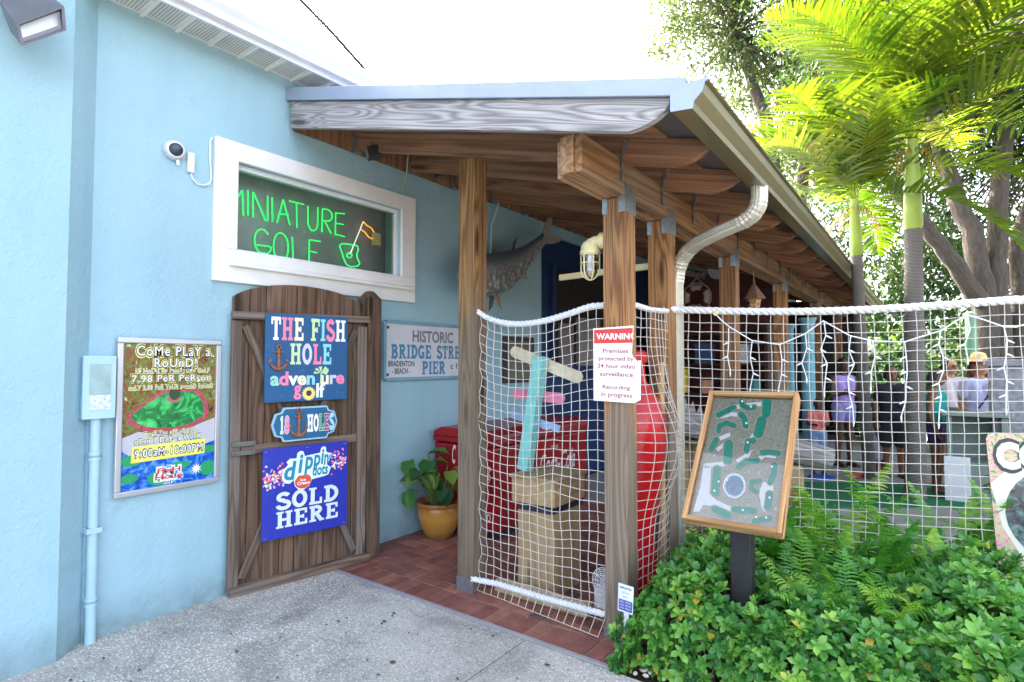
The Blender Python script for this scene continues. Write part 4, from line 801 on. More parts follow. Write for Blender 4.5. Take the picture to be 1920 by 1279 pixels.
# bulkhead light on the front post
lt = thing('bulkhead_light', 'cream caged jar light fixed to side of front post', 'light', (2.17, 3.0, 2.07)); c = Vector((2.172, 3.0, 0))
mb = MB(); mb.lathe([(.062, 2.20), (.064, 2.215), (.058, 2.225), (.056, 2.25), (.04, 2.275), (.02, 2.285)], c, 24); mb.tube([c + Vector((0, 0, 2.26)), c + Vector((.04, 0, 2.275)), c + Vector((.08, 0, 2.275))], [.036, .034, .032], 16); mb.build('cap', M_CREAM, lt, smooth=True)
mb = MB(); mb.tube([(2.245, 3.0, 2.272), (2.287, 3.0, 2.272)], .05, 20); mb.build('back_box', M_CREAM, lt, smooth=True)
mb = MB(); mb.lathe([(.004, 2.058), (.025, 2.063), (.04, 2.085), (.044, 2.11), (.046, 2.2)], c, 24); mb.build('jar', glass('jar_glass', refl=.4), lt, smooth=True)
mb = MB(); mb.lathe([(.018, 2.10), (.02, 2.12), (.018, 2.16), (.014, 2.2)], c, 14); mb.build('bulb', plain('spiral_bulb', S(216, 224, 228), .2), lt, smooth=True)
mb = MB()
for k in range(6):
    a = 2 * PI * k / 6 + .3; d = Vector((math.cos(a), math.sin(a), 0)); mb.tube([c + d * .056 + Vector((0, 0, 2.2)), c + d * .056 + Vector((0, 0, 2.10)), c + d * .045 + Vector((0, 0, 2.07)), c + d * .018 + Vector((0, 0, 2.048)), c + Vector((0, 0, 2.044))], .0045, 6)
for z in (2.195, 2.145): mb.tube([c + Vector((.057 * math.cos(2 * PI * k / 24), .057 * math.sin(2 * PI * k / 24), z)) for k in range(25)], .0045, 6)
mb.build('cage', M_CREAM, lt, smooth=True)
mb = MB(); mb.bar(fr(1050, 521, 4.41), (2.287, 3.665, 2.21), .03, .045); tag(mb.build('hanging_bar', M_CREAM, bevel=.003), 'long cream bar projecting from the second post behind the caged light', 'bar')

# ================================================================== PORCH CONTENTS
# pot with large leaves
pot = thing('potted_plant', 'broad leafed green plant in a glazed amber pot by the wall', 'potted plant', (.26, 3.72, 0))
pc = Vector((.262, 3.70, 0))
mb = MB(); mb.lathe([(.12, 0), (.125, .02), (.165, .10), (.19, .19), (.195, .24), (.185, .275), (.205, .285), (.212, .305), (.205, .318), (.185, .318), (.175, .29), (.17, .27)], pc, 36)
def glaze():
    m, t, b = newmat('amber_glaze'); p = geo(t); z = t.nodes.new('ShaderNodeSeparateXYZ'); t.links.new(p, z.inputs[0])
    t.links.new(mix_(t, .3, ramp_(t, math_(t, 'ADD', z.outputs[2], math_(t, 'MULTIPLY', noise_(t, p, 9., 3), .06)), [(.04, S(60, 50, 40)), (.1, S(150, 112, 50)), (.22, S(190, 140, 62)), (.32, S(150, 90, 44))]), S(170, 116, 50)), b.inputs['Base Color']); b.inputs['Roughness'].default_value = .22; return m
mb.build('pot', glaze(), pot, smooth=True)
mb = MB(); mb.lathe([(.02, .262), (.172, .275), (.02, .285)], pc, 20); mb.build('soil', M_SOIL, pot)
M_BROAD = leafm('broad_leaf', [(0, S(36, 84, 40)), (.55, S(66, 122, 52)), (.8, S(128, 160, 66)), (.95, S(130, 90, 60))], .3, .3)
n = 34; th = rng.random(n) * 2 * PI; el = rng.uniform(-.2, 1.1, n); base = np.stack([pc.x + .05 * np.cos(th), pc.y + .05 * np.sin(th), np.full(n, .34)], 1); stem = np.stack([np.cos(th) * np.cos(el), np.sin(th) * np.cos(el), np.sin(el) + .5], 1) * rng.uniform(.12, .30, n)[:, None]
P = base + stem; P[:, 0] = np.maximum(P[:, 0], .07); D = unit(np.stack([np.cos(th), np.sin(th), rng.uniform(-.7, .5, n)], 1)); D[:, 0] = np.where(P[:, 0] < .15, np.abs(D[:, 0]), D[:, 0]); Nn = unit(np.stack([.25 * np.cos(th) + .2, .25 * np.sin(th) - .2, np.ones(n)], 1))
npmesh('foliage', *leaves(P, D, Nn, rng.uniform(.14, .23, n), rng.uniform(.13, .18, n), rng.random(n), .22, .3), M_BROAD, pot, smooth=True)
mb = MB()
for i in range(n): mb.tube([Vector(base[i]) - Vector((0, 0, .07)), Vector(base[i]) + Vector(stem[i]) * .5 + Vector((0, 0, .02)), Vector(P[i])], .005, 5)
mb.build('stem', plain('green_stem', S(90, 110, 60), .5), pot, smooth=True)
# red chest cooler
cl = thing('chest_cooler', 'long red enamel drinks chest cooler with faded white script on front', 'cooler', (.4, 4.7, 0))
mb = MB(); mb.bx(.03, .76, 3.87, 5.5, .06, .80); mb.build('body', M_COOL, cl, bevel=.02)
mb = MB(); mb.bx(.02, .775, 3.86, 5.51, .81, .86); mb.prism([(.02, 3.86, .861), (.775, 3.86, .861), (.76, 3.86, .91), (.68, 3.86, .945), (.12, 3.86, .945), (.035, 3.86, .91)], (0, 1.65, 0)); mb.build('lid', M_COOL, cl, bevel=.01)
mb = MB(); mb.bx(.06, .73, 3.9, 5.47, 0, .058); mb.build('base', M_BLK, cl)
bd = Board((.7615, 3.87, .06), (0, 1, 0), (0, 0, 1), 1.63, .74); mb = MB()
q0 = onX(1012, 865, .7625); q1 = onX(1078, 832, .7625); bd.text(mb, 'Coca-Cola', (q0.y - 3.87) / 1.63, .52, (q1.y - 3.87) / 1.63, .80, .001, 0, .01, .35, rot=0); bd.text(mb, 'DRINK', (q0.y - 3.67) / 1.63, .84, (q1.y - 4.2) / 1.63, .89, .001); mb.build('script', ink(214, 200, 196), cl)
bd = Board((.03, 3.8695, .06), (1, 0, 0), (0, 0, 1), .73, .74); mb = MB()
def onend(x, y): q = onY(x, y, 3.8685); return ((q.x - .03) / .73, (q.z - .06) / .74)
for ch, x, y, h_ in (('C', 851, 852, 40), ('2', 916, 884, 18), ('7', 916, 906, 18), ('D', 916, 972, 16)):
    a, b = onend(x, y); bd.text(mb, ch, a - .03, b - h_ * .003, a + .03, b + h_ * .003, .001, 0, .02, .2)
mb.build('script', ink(226, 216, 214), cl)
# dark shelves on the service wall
sv = thing('serving_hatch', 'dark serving hatch with pale boxes in the navy wall', 'hatch', (-.02, 6.6, 1.3))
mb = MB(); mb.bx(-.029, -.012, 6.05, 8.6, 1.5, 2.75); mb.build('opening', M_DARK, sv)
mb = MB(); mb.bx(-.029, .03, 5.98, 6.049, 1.44, 2.81); mb.bx(-.029, .03, 6.05, 8.6, 2.751, 2.81); mb.bx(-.029, .06, 6.05, 8.6, 1.44, 1.499); mb.build('frame', M_NAVY, sv, bevel=.004)
for i, (y0, y1, z0, z1, c_, lb) in enumerate(((6.15, 6.45, 1.5, 2.05, (120, 108, 104), 'grey brown carton standing at left of dark serving hatch'), (6.6, 7.2, 1.5, 2.15, (140, 132, 128), 'tall pale carton standing in middle of dark serving hatch'))):
    mb = MB(); mb.bx(-.01, .05, y0, y1, z0 + .001, z1); mb.bx(-.004, .053, y0 + .02, y1 - .02, z1 - .2, z1 - .19); tag(mb.build('carton', plain('carton_%d' % i, S(*c_), .8), bevel=.004), lb, 'carton')
# framed picture on porch wall seen through the front net
pfr = thing('framed_picture', 'dark framed picture on porch wall behind the front net', 'picture', onX(972, 715, .02)); A_ = onX(944, 630, .02); B_ = onX(1000, 716, .02)
mb = MB(); mb.bx(.001, .035, A_.y, B_.y, B_.z, A_.z); mb.build('frame', plain('dark_frame', S(62, 50, 42), .6), pfr, bevel=.004)
mb = MB(); mb.bx(.036, .038, A_.y + .05, B_.y - .05, B_.z + .05, A_.z - .05); mb.build('print', foliageprint('old_print', [(.3, S(70, 74, 64)), (.5, S(120, 116, 100)), (.7, S(90, 90, 84))], 8.), pfr)
# planter box with mast
bxx = thing('pedestal_box', 'tan plywood pedestal box with dark band standing behind front net', 'pedestal', (1.66, 3.33, 0))
mb = MB(); mb.bx(1.515, 1.80, 3.16, 3.50, 0, .545); mb.build('body', W_TAN, bxx, bevel=.004)
mb = MB(); mb.bx(1.52, 1.795, 3.165, 3.495, .546, .60); mb.build('band', plain('dark_band', S(44, 44, 60), .6), bxx)
mb = MB(); mb.bx(1.485, 1.83, 3.13, 3.53, .601, .765); mb.bx(1.47, 1.845, 3.115, 3.545, .766, .785); mb.build('cap', W_TAN, bxx, bevel=.004)
ma = thing('direction_post', 'aqua painted leaning post with blank cream, pink and blue arrow boards', 'signpost', (1.62, 3.3, .785))
a = onY(984, 893, 3.30); a.z = .786; b = onY(1014, 668, 3.30)
mb = MB(); mb.bar(a, b, .085, .085, (0, 1, 0)); mb.build('post', M_TEAL, ma, bevel=.004)
for nm, (x0, y0), (x1, y1), wd, c_, Y in (('cream_board', (957, 657), (1091, 711), .085, (224, 210, 178), 3.365), ('pink_board', (960, 738), (1058, 748), .075, (226, 130, 160), 3.36), ('blue_board', (957, 776), (1048, 806), .06, (150, 182, 220), 3.36)):
    p, q = onY(x0, y0, Y), onY(x1, y1, Y); u = (q - p).normalized(); v = Vector((0, 1, 0)).cross(u); v = v if v.z > 0 else -v; L_ = (q - p).length; r_ = wd / 2
    pts = [p + u * (r_ + r_ * math.cos(t)) + v * (r_ * math.sin(t)) for t in [PI / 2 + PI * k / 8 for k in range(9)]] + [q - u * r_ + u * (r_ * math.cos(t)) + v * (r_ * math.sin(t)) for t in [-PI / 2 + PI * k / 8 for k in range(9)]]
    if nm == 'blue_board': pts = [p + v * r_, p - v * r_, q - u * .09 - v * r_, q - u * .07 - v * r_ * .5, q - v * r_ * .8, q + v * r_]
    mb = MB(); mb.prism(pts, (0, .018, 0), 0, u); mb.build(nm, plain(nm + '_paint', S(*c_), .6, var=.1, vs_=20), ma, bevel=.003)
mb = MB(); mb.bx(1.40, 2.12, 3.035, 3.11, 0, .085); tag(mb.build('stone_kerb', plain('old_stone', S(188, 170, 140), .9, var=.25, vs_=14, bump=.6, bs=50), bevel=.02), 'pale stained stone kerb lying under bottom of front net', 'kerb')
mb = MB()
wc = onY(1134, 1092, 3.22)
for k in range(1, 9): mb.tube([wc + Vector((.011 * k * math.cos(2 * PI * j / 28), 0, .011 * k * math.sin(2 * PI * j / 28))) for j in range(29)], .0026, 5)
for j in range(12): mb.tube([wc + Vector((.01 * math.cos(2 * PI * j / 12), .003, .01 * math.sin(2 * PI * j / 12))), wc + Vector((.09 * math.cos(2 * PI * j / 12), .003, .09 * math.sin(2 * PI * j / 12)))], .0026, 5)
mb.bx(wc.x - .08, wc.x + .08, wc.y + .01, wc.y + .05, 0, wc.z - .05); mb.tube([wc + Vector((0, .02, 0)), wc + Vector((0, .02, -.12))], .012, 8)
tag(mb.build('floor_fan', M_WHITE, smooth=True), 'small white round fan behind base of front post', 'fan')
# giant red bottle
bt = thing('bottle_statue', 'giant glossy red bottle statue bulging against net between the posts', 'statue', (2.30, 3.335, 0))
mb = MB(); pr_ = [(.13, 0), (.15, .02), (.155, .2), (.13, .36), (.118, .48), (.128, .62), (.165, .82), (.192, 1.0), (.198, 1.12), (.185, 1.22), (.145, 1.32), (.10, 1.39), (.075, 1.43), (.07, 1.48)]
mb.lathe(pr_, (2.30, 3.335, 0), 40); mb.build('body', M_RED, bt, smooth=True)
mb = MB(); mb.lathe([(.068, 1.481), (.066, 1.54), (.072, 1.545)], (2.30, 3.335, 0), 24); mb.build('neck', M_RED, bt, smooth=True)
mb = MB(); mb.lathe([(.08, 1.546), (.084, 1.56), (.08, 1.61), (.06, 1.625)], (2.30, 3.335, 0), 24); mb.build('cap', M_RED, bt, smooth=True)
mb = MB(); mb.tube([(2.41, 3.50, 0), (2.41, 3.50, 1.55)], .022, 10); tag(mb.build('bamboo_pole', plain('bamboo', S(186, 158, 104), .5, var=.2, vs_=20), smooth=True), 'tan bamboo pole standing beside the red bottle behind net', 'pole')
# end wall decorations
lr = thing('life_ring', 'old white life ring with dark bands on red wall', 'life ring', (.84, 9.0, 2.38))
def torus(mb, c, Rr, r, a0=0, a1=360, n=30, m=0): mb.tube([Vector(c) + Vector((Rr * math.cos(R(a0 + (a1 - a0) * k / n)), 0, Rr * math.sin(R(a0 + (a1 - a0) * k / n)))) for k in range(n + 1)], r, 10, m, a1 - a0 != 360)
mb = MB(); torus(mb, (.84, 8.99, 2.585), .165, .05); mb.build('ring', plain('old_ring', S(208, 200, 182), .6, var=.12), lr, smooth=True)
for k in range(4): mb = MB(); torus(mb, (.84, 8.99, 2.585), .165, .053, 45 + 90 * k - 14, 45 + 90 * k + 14, 6); mb.build('band', plain('ring_band', S(110, 44, 36), .6), lr, smooth=True)
mb = MB(); torus(mb, (.84, 8.985, 2.585), .232, .007); mb.tube([(.70, 8.99, 2.76), (.84, 9.0, 2.90), (.98, 8.99, 2.76)], .006, 6); mb.build('rope', M_ROPE, lr, smooth=True)
pk = thing('plank_sign', 'pale tilted plank sign with dark marks above the life ring', 'sign', onY(1298, 510, 9.03)); q = [onY(x, y, 9.03) for x, y in ((1262, 512), (1322, 524), (1328, 506), (1262, 492))]
mb = MB(); mb.prism(q, (0, -.03, 0), 0, (1, 0, 0)); mb.build('board', W_DRIFT, pk, bevel=.004)
mb = MB(); ctr = lambda a, b: q[0].lerp(q[1], a).lerp(q[3].lerp(q[2], a), b) - Vector((0, .032, 0))
for k in range(7): x = .22 + k * .06; mb.poly([ctr(x, .5), ctr(x + .03, .5), ctr(x + .035, .7), ctr(x + .005, .72)])
mb.poly([ctr(.62, .5), ctr(.7, .42), ctr(.80, .55), ctr(.86, .4), ctr(.86, .75), ctr(.8, .62), ctr(.7, .72)]); mb.build('marks', ink(50, 44, 40), pk)
mb = MB(); p = onY(1347, 505, 9.0); mb.lathe([(.02, 0), (.15, .01), (.16, .03), (.12, .05)], (0, 0, 0), 24); xf(mb, along(p, (0, -1, 0))); tag(mb.build('wall_plate', plain('plate_white', S(200, 202, 204), .4), smooth=True), 'round pale plate on dark red wall behind third post', 'plate')
sh = thing('shelf_unit', 'dark wooden shelf unit against the red wall behind net', 'shelf', (1.0, 8.8, 0))
mb = MB()
for x in (.30, 1.94): mb.bx(x, x + .05, 8.5, 9.0, 0, 2.1)
mb.build('side', plain('dark_wood', S(70, 46, 36), .7), sh, bevel=.003)
shz = (.55, 1.05, 1.5, 1.95)
for z in shz: mb = MB(); mb.bx(.351, 1.939, 8.5, 9.0, z, z + .03); mb.build('shelf', MC['dark_wood'], sh, bevel=.003)
its = [(.62, 1.05, .20, .36, (226, 190, 40), 'yellow decorated tin on the second lowest shelf'), (.95, 1.5, .24, .3, (60, 84, 130), 'blue box on the third shelf'), (1.3, 1.05, .2, .26, (190, 60, 50), 'red box on the second lowest shelf'), (1.55, 1.5, .16, .28, (210, 210, 205), 'white tub on the third shelf'), (.5, 1.5, .2, .2, (90, 130, 90), 'green box on the third shelf'),
       (1.05, 1.05, .14, .2, (220, 150, 120), 'salmon tin on the second lowest shelf'), (.6, .55, .3, .3, (150, 30, 36), 'red crate on the lowest shelf'), (1.2, .55, .3, .34, (120, 110, 104), 'grey crate on the lowest shelf'), (1.7, 1.05, .18, .22, (70, 150, 150), 'teal tin on the second lowest shelf')]
for k, (x, z, w_, h_, c_, lb) in enumerate(its):
    mb = MB(); z0 = z + .031; m_ = plain('item_paint_%d' % k, S(*c_), .4, var=.15, vs_=20)
    if k % 2: mb.bx(x, x + w_, 8.52, 8.52 + w_, z0, z0 + h_ * .85); mb.bx(x - .005, x + w_ + .005, 8.515, 8.525 + w_, z0 + h_ * .85 + .001, z0 + h_)
    else: mb.lathe([(w_ / 2, z0), (w_ / 2, z0 + h_ * .85), (w_ / 2 + .006, z0 + h_ * .86), (w_ / 2 + .006, z0 + h_), (w_ / 2 - .02, z0 + h_ + .01)], (x + w_ / 2, 8.63, 0), 20)
    tag(mb.build('shelf_item', m_, bevel=.004), lb, 'shelf item')
# birdhouse
bh = thing('birdhouse', 'small wooden lantern shaped birdhouse hanging below the porch beam', 'birdhouse', fr(1414, 577, 5.9)); c = fr(1414, 577, 5.9)
mb = MB(); mb.lathe([(.055, 0), (.075, .10)], c, 6); mb.build('body', W_MAP, bh)
mb = MB(); mb.lathe([(.118, .09), (.112, .10), (.04, .21), (.012, .25), (.012, .30), (.002, .305)], c, 6); mb.build('roof', plain('cedar_roof', S(120, 90, 70), .7), bh)
mb = MB(); mb.tube([c + Vector((0, 0, .30)), c + Vector((0, 0, 1.02))], .003, 5); mb.build('cord', M_ROPE, bh)
mb = MB(); mb.tube([c + Vector((-.04, -.062, .05)), c + Vector((-.041, -.064, .05))], .018, 12); mb.build('entrance', M_BLK, bh)
# carved crocodile on a plank pedestal
ct = thing('carved_crocodile', 'grey weathered carved wooden crocodile with jagged back behind map board', 'carving', fr(1400, 830, 4.25))
a, b = fr(1258, 786, 4.3), fr(1556, 862, 4.05); d = (b - a).normalized(); q = d.cross(Vector((0, 0, 1))).normalized(); up = q.cross(d)
def crp(t, s, h_): return a + (b - a) * t + q * s + up * h_
mb = MB(); hs = [(.0, .06, .09), (.25, .09, .10), (.55, .10, .10), (.75, .09, .09), (1., .085, .085)]
V = []; F = []
for t_, w_, h_ in hs:
    for k in range(12): an = 2 * PI * k / 12; ca, sa = math.cos(an), math.sin(an); qn = max(abs(ca), abs(sa)) ** .6; V.append(crp(t_, w_ * ca / qn, h_ * sa / qn))
for i in range(4):
    for k in range(12): F.append((i * 12 + k, i * 12 + (k + 1) % 12, (i + 1) * 12 + (k + 1) % 12, (i + 1) * 12 + k))
F += [tuple(range(12))[::-1], tuple(range(48, 60))]
mb.add(V, F, 0, [((p - a).dot(d), (p - a).dot(q), (p - a).dot(up)) for p in V]); mb.build('body', W_DRIFT, ct, smooth=True)
mb = MB()
for k in range(7): t_ = .02 + k * .05; mb.prism([crp(t_ - .025, -.01, .08), crp(t_ + .03, -.01, .085), crp(t_ - .01 , -.01, .20 - k * .012)], q * .02)
mb.build('spine', W_DRIFT, ct, bevel=.002)
mb = MB()
for k in range(4): mb.tube([crp(.74, -.093, .05 - k * .035), crp(1.0, -.089, .045 - k * .033)], .004, 5)
mb.build('jaw_groove', plain('groove_dark', S(84, 80, 78), .8), ct)
pe = thing('plank_pedestal', 'plank pedestal holding up the carved crocodile behind the net', 'pedestal', (fr(1300, 900, 4.35).x, fr(1300, 900, 4.35).y, 0)); c = pe.location.copy()
mb = MB()
for k in range(4): mb.bx(c.x - .2 + k * .1, c.x - .104 + k * .1, c.y - .02, c.y + .02, 0, .93)
mb.build('plank', W_TAN, pe, bevel=.003); mb = MB(); mb.bx(c.x - .24, c.x + .24, c.y - .15, c.y + .2, .931, .965); mb.build('top', W_GATER, pe, bevel=.004)
mb = MB(); p = crp(.8, 0, -.1); mb.bx(p.x - .06, p.x + .06, p.y - .06, p.y + .06, 0, p.z); mb.build('leg', W_TAN, pe, bevel=.004)

# ================================================================== NETS AND ROPES
def net(name, fn, nu, nv, r, lab, cat, par=None):
    mb = MB(); P = [[fn(i / nu, j / nv) for i in range(nu + 1)] for j in range(nv + 1)]
    V = []; F = []
    def seg(a, b):
        d = (b - a).normalized(); u = d.orthogonal().normalized(); q = d.cross(u); k = len(V)
        for p in (a - d * r * .3, b + d * r * .3):
            for t in range(4): V.append(p + (u * math.cos(t * PI / 2) + q * math.sin(t * PI / 2)) * r)
        for t in range(4): F.append((k + t, k + (t + 1) % 4, k + 4 + (t + 1) % 4, k + 4 + t))
    for j in range(nv + 1):
        for i in range(nu + 1):
            p = P[j][i]
            if i < nu: seg(p, P[j][i + 1])
            if j < nv: seg(p, P[j + 1][i])
            k = len(V); rr = r * 1.7
            V.extend([p + Vector(o) * rr for o in ((1, 0, 0), (0, 1, 0), (-1, 0, 0), (0, -1, 0), (0, 0, 1), (0, 0, -1))]); F.extend([(k, k + 1, k + 4), (k + 1, k + 2, k + 4), (k + 2, k + 3, k + 4), (k + 3, k, k + 4), (k + 1, k, k + 5), (k + 2, k + 1, k + 5), (k + 3, k + 2, k + 5), (k, k + 3, k + 5)])
    mb.add(V, F); o = mb.build(name, M_NET, par, smooth=True)
    if lab: tag(o, lab, cat)
    return o
def wob(u, v, s=1.): return Vector((math.sin(u * 23 + v * 9 + 1) * .5 + math.sin(v * 31 + u * 5) * .5, math.sin(u * 17 - v * 21) * .8, math.sin(u * 13 + v * 27 + 2) * .5 + math.sin(u * 41 + v * 3) * .35)) * (.006 * s)
def topz(u): return 1.885 - .085 * math.sin(PI * min(1, u * 1.12) ** .8) if u < .89 else 1.885 - .085 * math.sin(PI * min(1, u * 1.12) ** .8)
def fnet(u, v):
    zt = topz(u) - .02; z = zt + (.015 - zt) * v; x = 1.325 + .955 * u; y = 2.985
    pull = math.exp(-((u - .62) / .12) ** 2 - ((v - .62) / .16) ** 2); z += .05 * pull * (1 if v < .62 else -.4); y -= .03 * pull
    edge = math.sin(v * 60) * .012 * max(0, 1 - u * 8); x += edge
    if v > .95: k = (v - .95) / .05; y -= (.02 + .10 * u) * k; z = max(z, .012)
    return Vector((x, y, z)) + wob(u, v) * (1 if 0 < v < .95 else .3)
def rope(name, pts, r, lab, par=None, n=10):
    P = [Vector(p) for p in pts]; Q = []; L = [0]
    for i in range(len(P) - 1): L.append(L[-1] + (P[i + 1] - P[i]).length)
    m_ = int(L[-1] / .012)
    def at(s):
        s = min(max(s, 0), L[-1]); i = max(j for j in range(len(L) - 1) if L[j] <= s + 1e-9)
        return P[i].lerp(P[i + 1], (s - L[i]) / max(1e-6, L[i + 1] - L[i]))
    mb = MB()
    for st in range(3):
        pa = []
        for k in range(m_ + 1):
            s = L[-1] * k / m_; c = at(s); d = (at(s + .02) - at(s - .02)).normalized(); u = d.orthogonal().normalized(); u = (Vector((0, 0, 1)) - d * d.z).normalized() if abs(d.z) < .9 else u; q = d.cross(u); a = s / (r * 5.2) * 2 * PI + st * 2 * PI / 3
            pa.append(c + (u * math.cos(a) + q * math.sin(a)) * r * .48)
        mb.tube(pa, r * .56, 8)
    o = mb.build(name, M_ROPE, par, smooth=True)
    if lab: tag(o, lab, 'rope')
    return o
net('front_net', fnet, 16, 31, .0025, 'cream rope net hung between the two front porch posts', 'net')
rope('net_rope', [(1.31, 2.965, 1.90)] + [(1.325 + .955 * k / 20, 2.985, topz(k / 20)) for k in range(21)] + [(2.287, 2.985, 1.885)], .019, 'white twisted rope sagging along top of the front net')
rope('net_rope', [(1.30, 2.93, .095), (1.5, 2.955, .10), (1.9, 2.955, .098), (2.286, 2.945, .112)], .019, 'white twisted rope along bottom of the front net')
def snet(u, v):
    z = 1.87 - 1.75 * v; y = 3.085 + .51 * u; x = 2.42 + .16 * math.exp(-((z - 1.05) / .32) ** 2) * math.sin(PI * min(1, u * 1.02)) ** .7 + (.02 * math.sin(u * PI)); return Vector((x, y, z)) + wob(u, v, .8)
net('side_net', snet, 8, 31, .0025, 'narrow rope net stretched over the red bottle between posts', 'net')
rope('net_rope', [(2.42, 3.08, 1.885), (2.425, 3.3, 1.872), (2.42, 3.595, 1.885)], .018, 'short white rope along top of narrow side net')
FO = Vector((2.44, 3.72, 0)); FD = Vector((.949, .314, 0)).normalized(); FNm = Vector((FD.y, -FD.x, 0)); FL = 2.75
def ftop(u): return 1.905 - .035 * math.sin(PI * min(1, u * 1.5)) if u < .67 else 1.905 - .0 + .0 * u
def pnet(u, v):
    zt = ftop(u) - .02; z = zt + (.22 - zt) * v; p = FO + FD * (FL * u) + Vector((0, 0, z)); p += FNm * (.02 * math.sin(v * 3)); return p + wob(u * 2.2, v, .7 + 1.2 * max(0, v - .7) * 3)
net('fence_net', pnet, 38, 27, .0028, 'wide cream rope net fence above the green hedge', 'net fence')
rope('net_rope', [(2.39, 3.60, 1.90)] + [FO + FD * (FL * k / 30) + Vector((0, 0, ftop(k / 30))) for k in range(31)], .024, 'thick white rope along top of the wide net fence')
mb = MB(); p = FO + FD * (FL + .08); mb.bx(p.x - .05, p.x + .05, p.y - .05, p.y + .05, -.05, 2.05); mb.prism([(p.x - .06, p.y - .06, 2.051), (p.x + .06, p.y - .06, 2.051), (p.x + .06, p.y + .06, 2.051), (p.x - .06, p.y + .06, 2.051)], (0, 0, .03)); tag(mb.build('fence_post', W_POST, bevel=.005), 'square wooden post at right end of the net fence', 'post')
# icicle string lights on the fence
sl_ = thing('string_lights', 'white icicle string lights draped along the wide net fence', 'string lights', FO + Vector((.2, 0, 1.6)))
def onF(x, y, d=.02): return onp(x, y, FO + FNm * d, FNm)
LN = [(1340, 588), (1352, 600), (1368, 613), (1410, 639), (1462, 646), (1509, 626), (1544, 602), (1594, 629), (1636, 640), (1696, 641), (1732, 630), (1765, 620), (1792, 602), (1814, 590), (1850, 602), (1882, 612), (1905, 614), (1935, 604)]
mb = MB(); mb.tube([onF(*p) + Vector(wob(i * .37, i * .2)) * .5 for i, p in enumerate(LN)], .0042, 6); mb.build('cable', M_WHITE, sl_, smooth=True)
mb = MB(); mb.tube([onF(1338, 590), onF(1346, 584)], .014, 8); mb.build('plug', M_CREAM, sl_, smooth=True)
for (x, y, y2) in ((1366, 615, 695), (1410, 640, 730), (1462, 646, 730), (1510, 626, 708), (1545, 603, 735), (1595, 630, 788), (1636, 640, 725), (1696, 641, 780), (1763, 621, 792), (1814, 592, 672), (1882, 612, 766)):
    n = max(3, int((y2 - y) / 24)); pts = [(x + (random.uniform(-7, 7) if k else 0), y + (y2 - y) * k / n) for k in range(n + 1)]; P = [onF(a, b, .025) for a, b in pts]
    mb = MB(); mb.tube(P, .0034, 5); dr = mb.build('drop_cable', M_WHITE, sl_, smooth=True)
    for k in range(1, n + 1):
        s_ = random.choice((-1, 1)); q = P[k] + FD * (s_ * .035) + Vector((0, 0, -.018)) if k < n else P[k] + Vector((0, 0, -.04)); mb = MB(); mb.tube([P[k], P[k].lerp(q, .4), q], [.0042, .0058, .002], 6); mb.build('bulb', M_WHITE, dr, smooth=True)
# partial poster board on the fence, right
ca, cb, cc = onF(1848, 812, .03), onF(1872, 1062, .03), onF(1930, 812, .03)
vv = (ca - cb); bd = Board(cb, FD, vv, .62, vv.length)
s8 = thing('poster_board', 'rounded colourful poster board with big pale letters hung on net fence', 'poster', bd.p(.5, 0))
rc = lambda x, y, a0: [(x + .05 * math.cos(R(a0 + 15 * k)), y + .05 * math.sin(R(a0 + 15 * k))) for k in range(7)]
shape = rc(.05, .05, 180) + rc(.95, .05, 270) + rc(.95, .95, 0) + rc(.05, .95, 90); mb = MB(); bd.slab(mb, .006, 0, shape)
pr = mb.build('panel', foliageprint('poster_print', [(.25, S(60, 50, 56)), (.42, S(120, 150, 110)), (.5, S(216, 200, 160)), (.6, S(220, 130, 170)), (.72, S(240, 190, 90))], 12.), s8)
art('arch_band', [[(.0, .62), (.15, .74), (.45, .80), (.98, .76), (.98, .06), (.5, .0), (.2, .06), (.06, .3)]], ink(226, 220, 204), .0006)
art('photo_print', [ellp(.56, .40, .47, .37, 28)], foliageprint('cave_print', [(.3, S(40, 40, 50)), (.5, S(90, 84, 90)), (.6, S(80, 130, 120)), (.7, S(190, 120, 160))], 16.), .0012)
art('cave_mouth', [ellp(.62, .36, .28, .24, 24)], ink(74, 72, 84), .0018); art('pink_slope', [[(.36, .24), (.5, .27), (.9, .10), (.9, .05), (.6, .04), (.4, .12)]], ink(206, 160, 170), .0024)
mb = MB(); bd.text(mb, 'CO', .05, .715, .45, .955, .003, 0, .09, grow=.014); mb.build('letter_outline', ink(60, 64, 66), pr); mb = MB(); bd.text(mb, 'CO', .06, .73, .44, .94, .0045, 0, .06); mb.build('lettering', ink(224, 236, 214), pr)
# security sign on a stake
ss = thing('yard_sign', 'small white and blue security sign on white stake by hedge', 'sign', gnd(1171, 1243)); a_ = ss.location.copy()
yS = a_.y; tl, br_ = onY(1161, 1098, yS), onY(1187, 1146, yS); tr_ = onY(1187, 1101, yS)
bd = Board(onY(1158, 1144, yS), (1, 0, -.06), (.04, 0, 1), .085, .142)
mb = MB(); bd.slab(mb, .003); mb.build('panel', plain('yard_white', S(226, 230, 238), .4), ss)
mb = MB(); bd.flat(mb, [(.06, .06), (.94, .06), (.94, .45), (.06, .45)], .0006); mb.build('blue_panel', ink(60, 70, 160), ss)
mb = MB(); bd.text(mb, 'security', .1, .82, .9, .93, .0006, 0, .03); bd.text(mb, 'ON SITE', .25, .68, .75, .74, .0006); bd.text(mb, '24 hr', .35, .54, .65, .6, .0006); mb.build('dark_lettering', ink(40, 44, 70), ss)
mb = MB()
for k in range(3): bd.text(mb, 'CALL NOW', .12, .34 - k * .11, .88, .41 - k * .11, .0012)
mb.build('white_lettering', ink(230, 232, 244), ss)
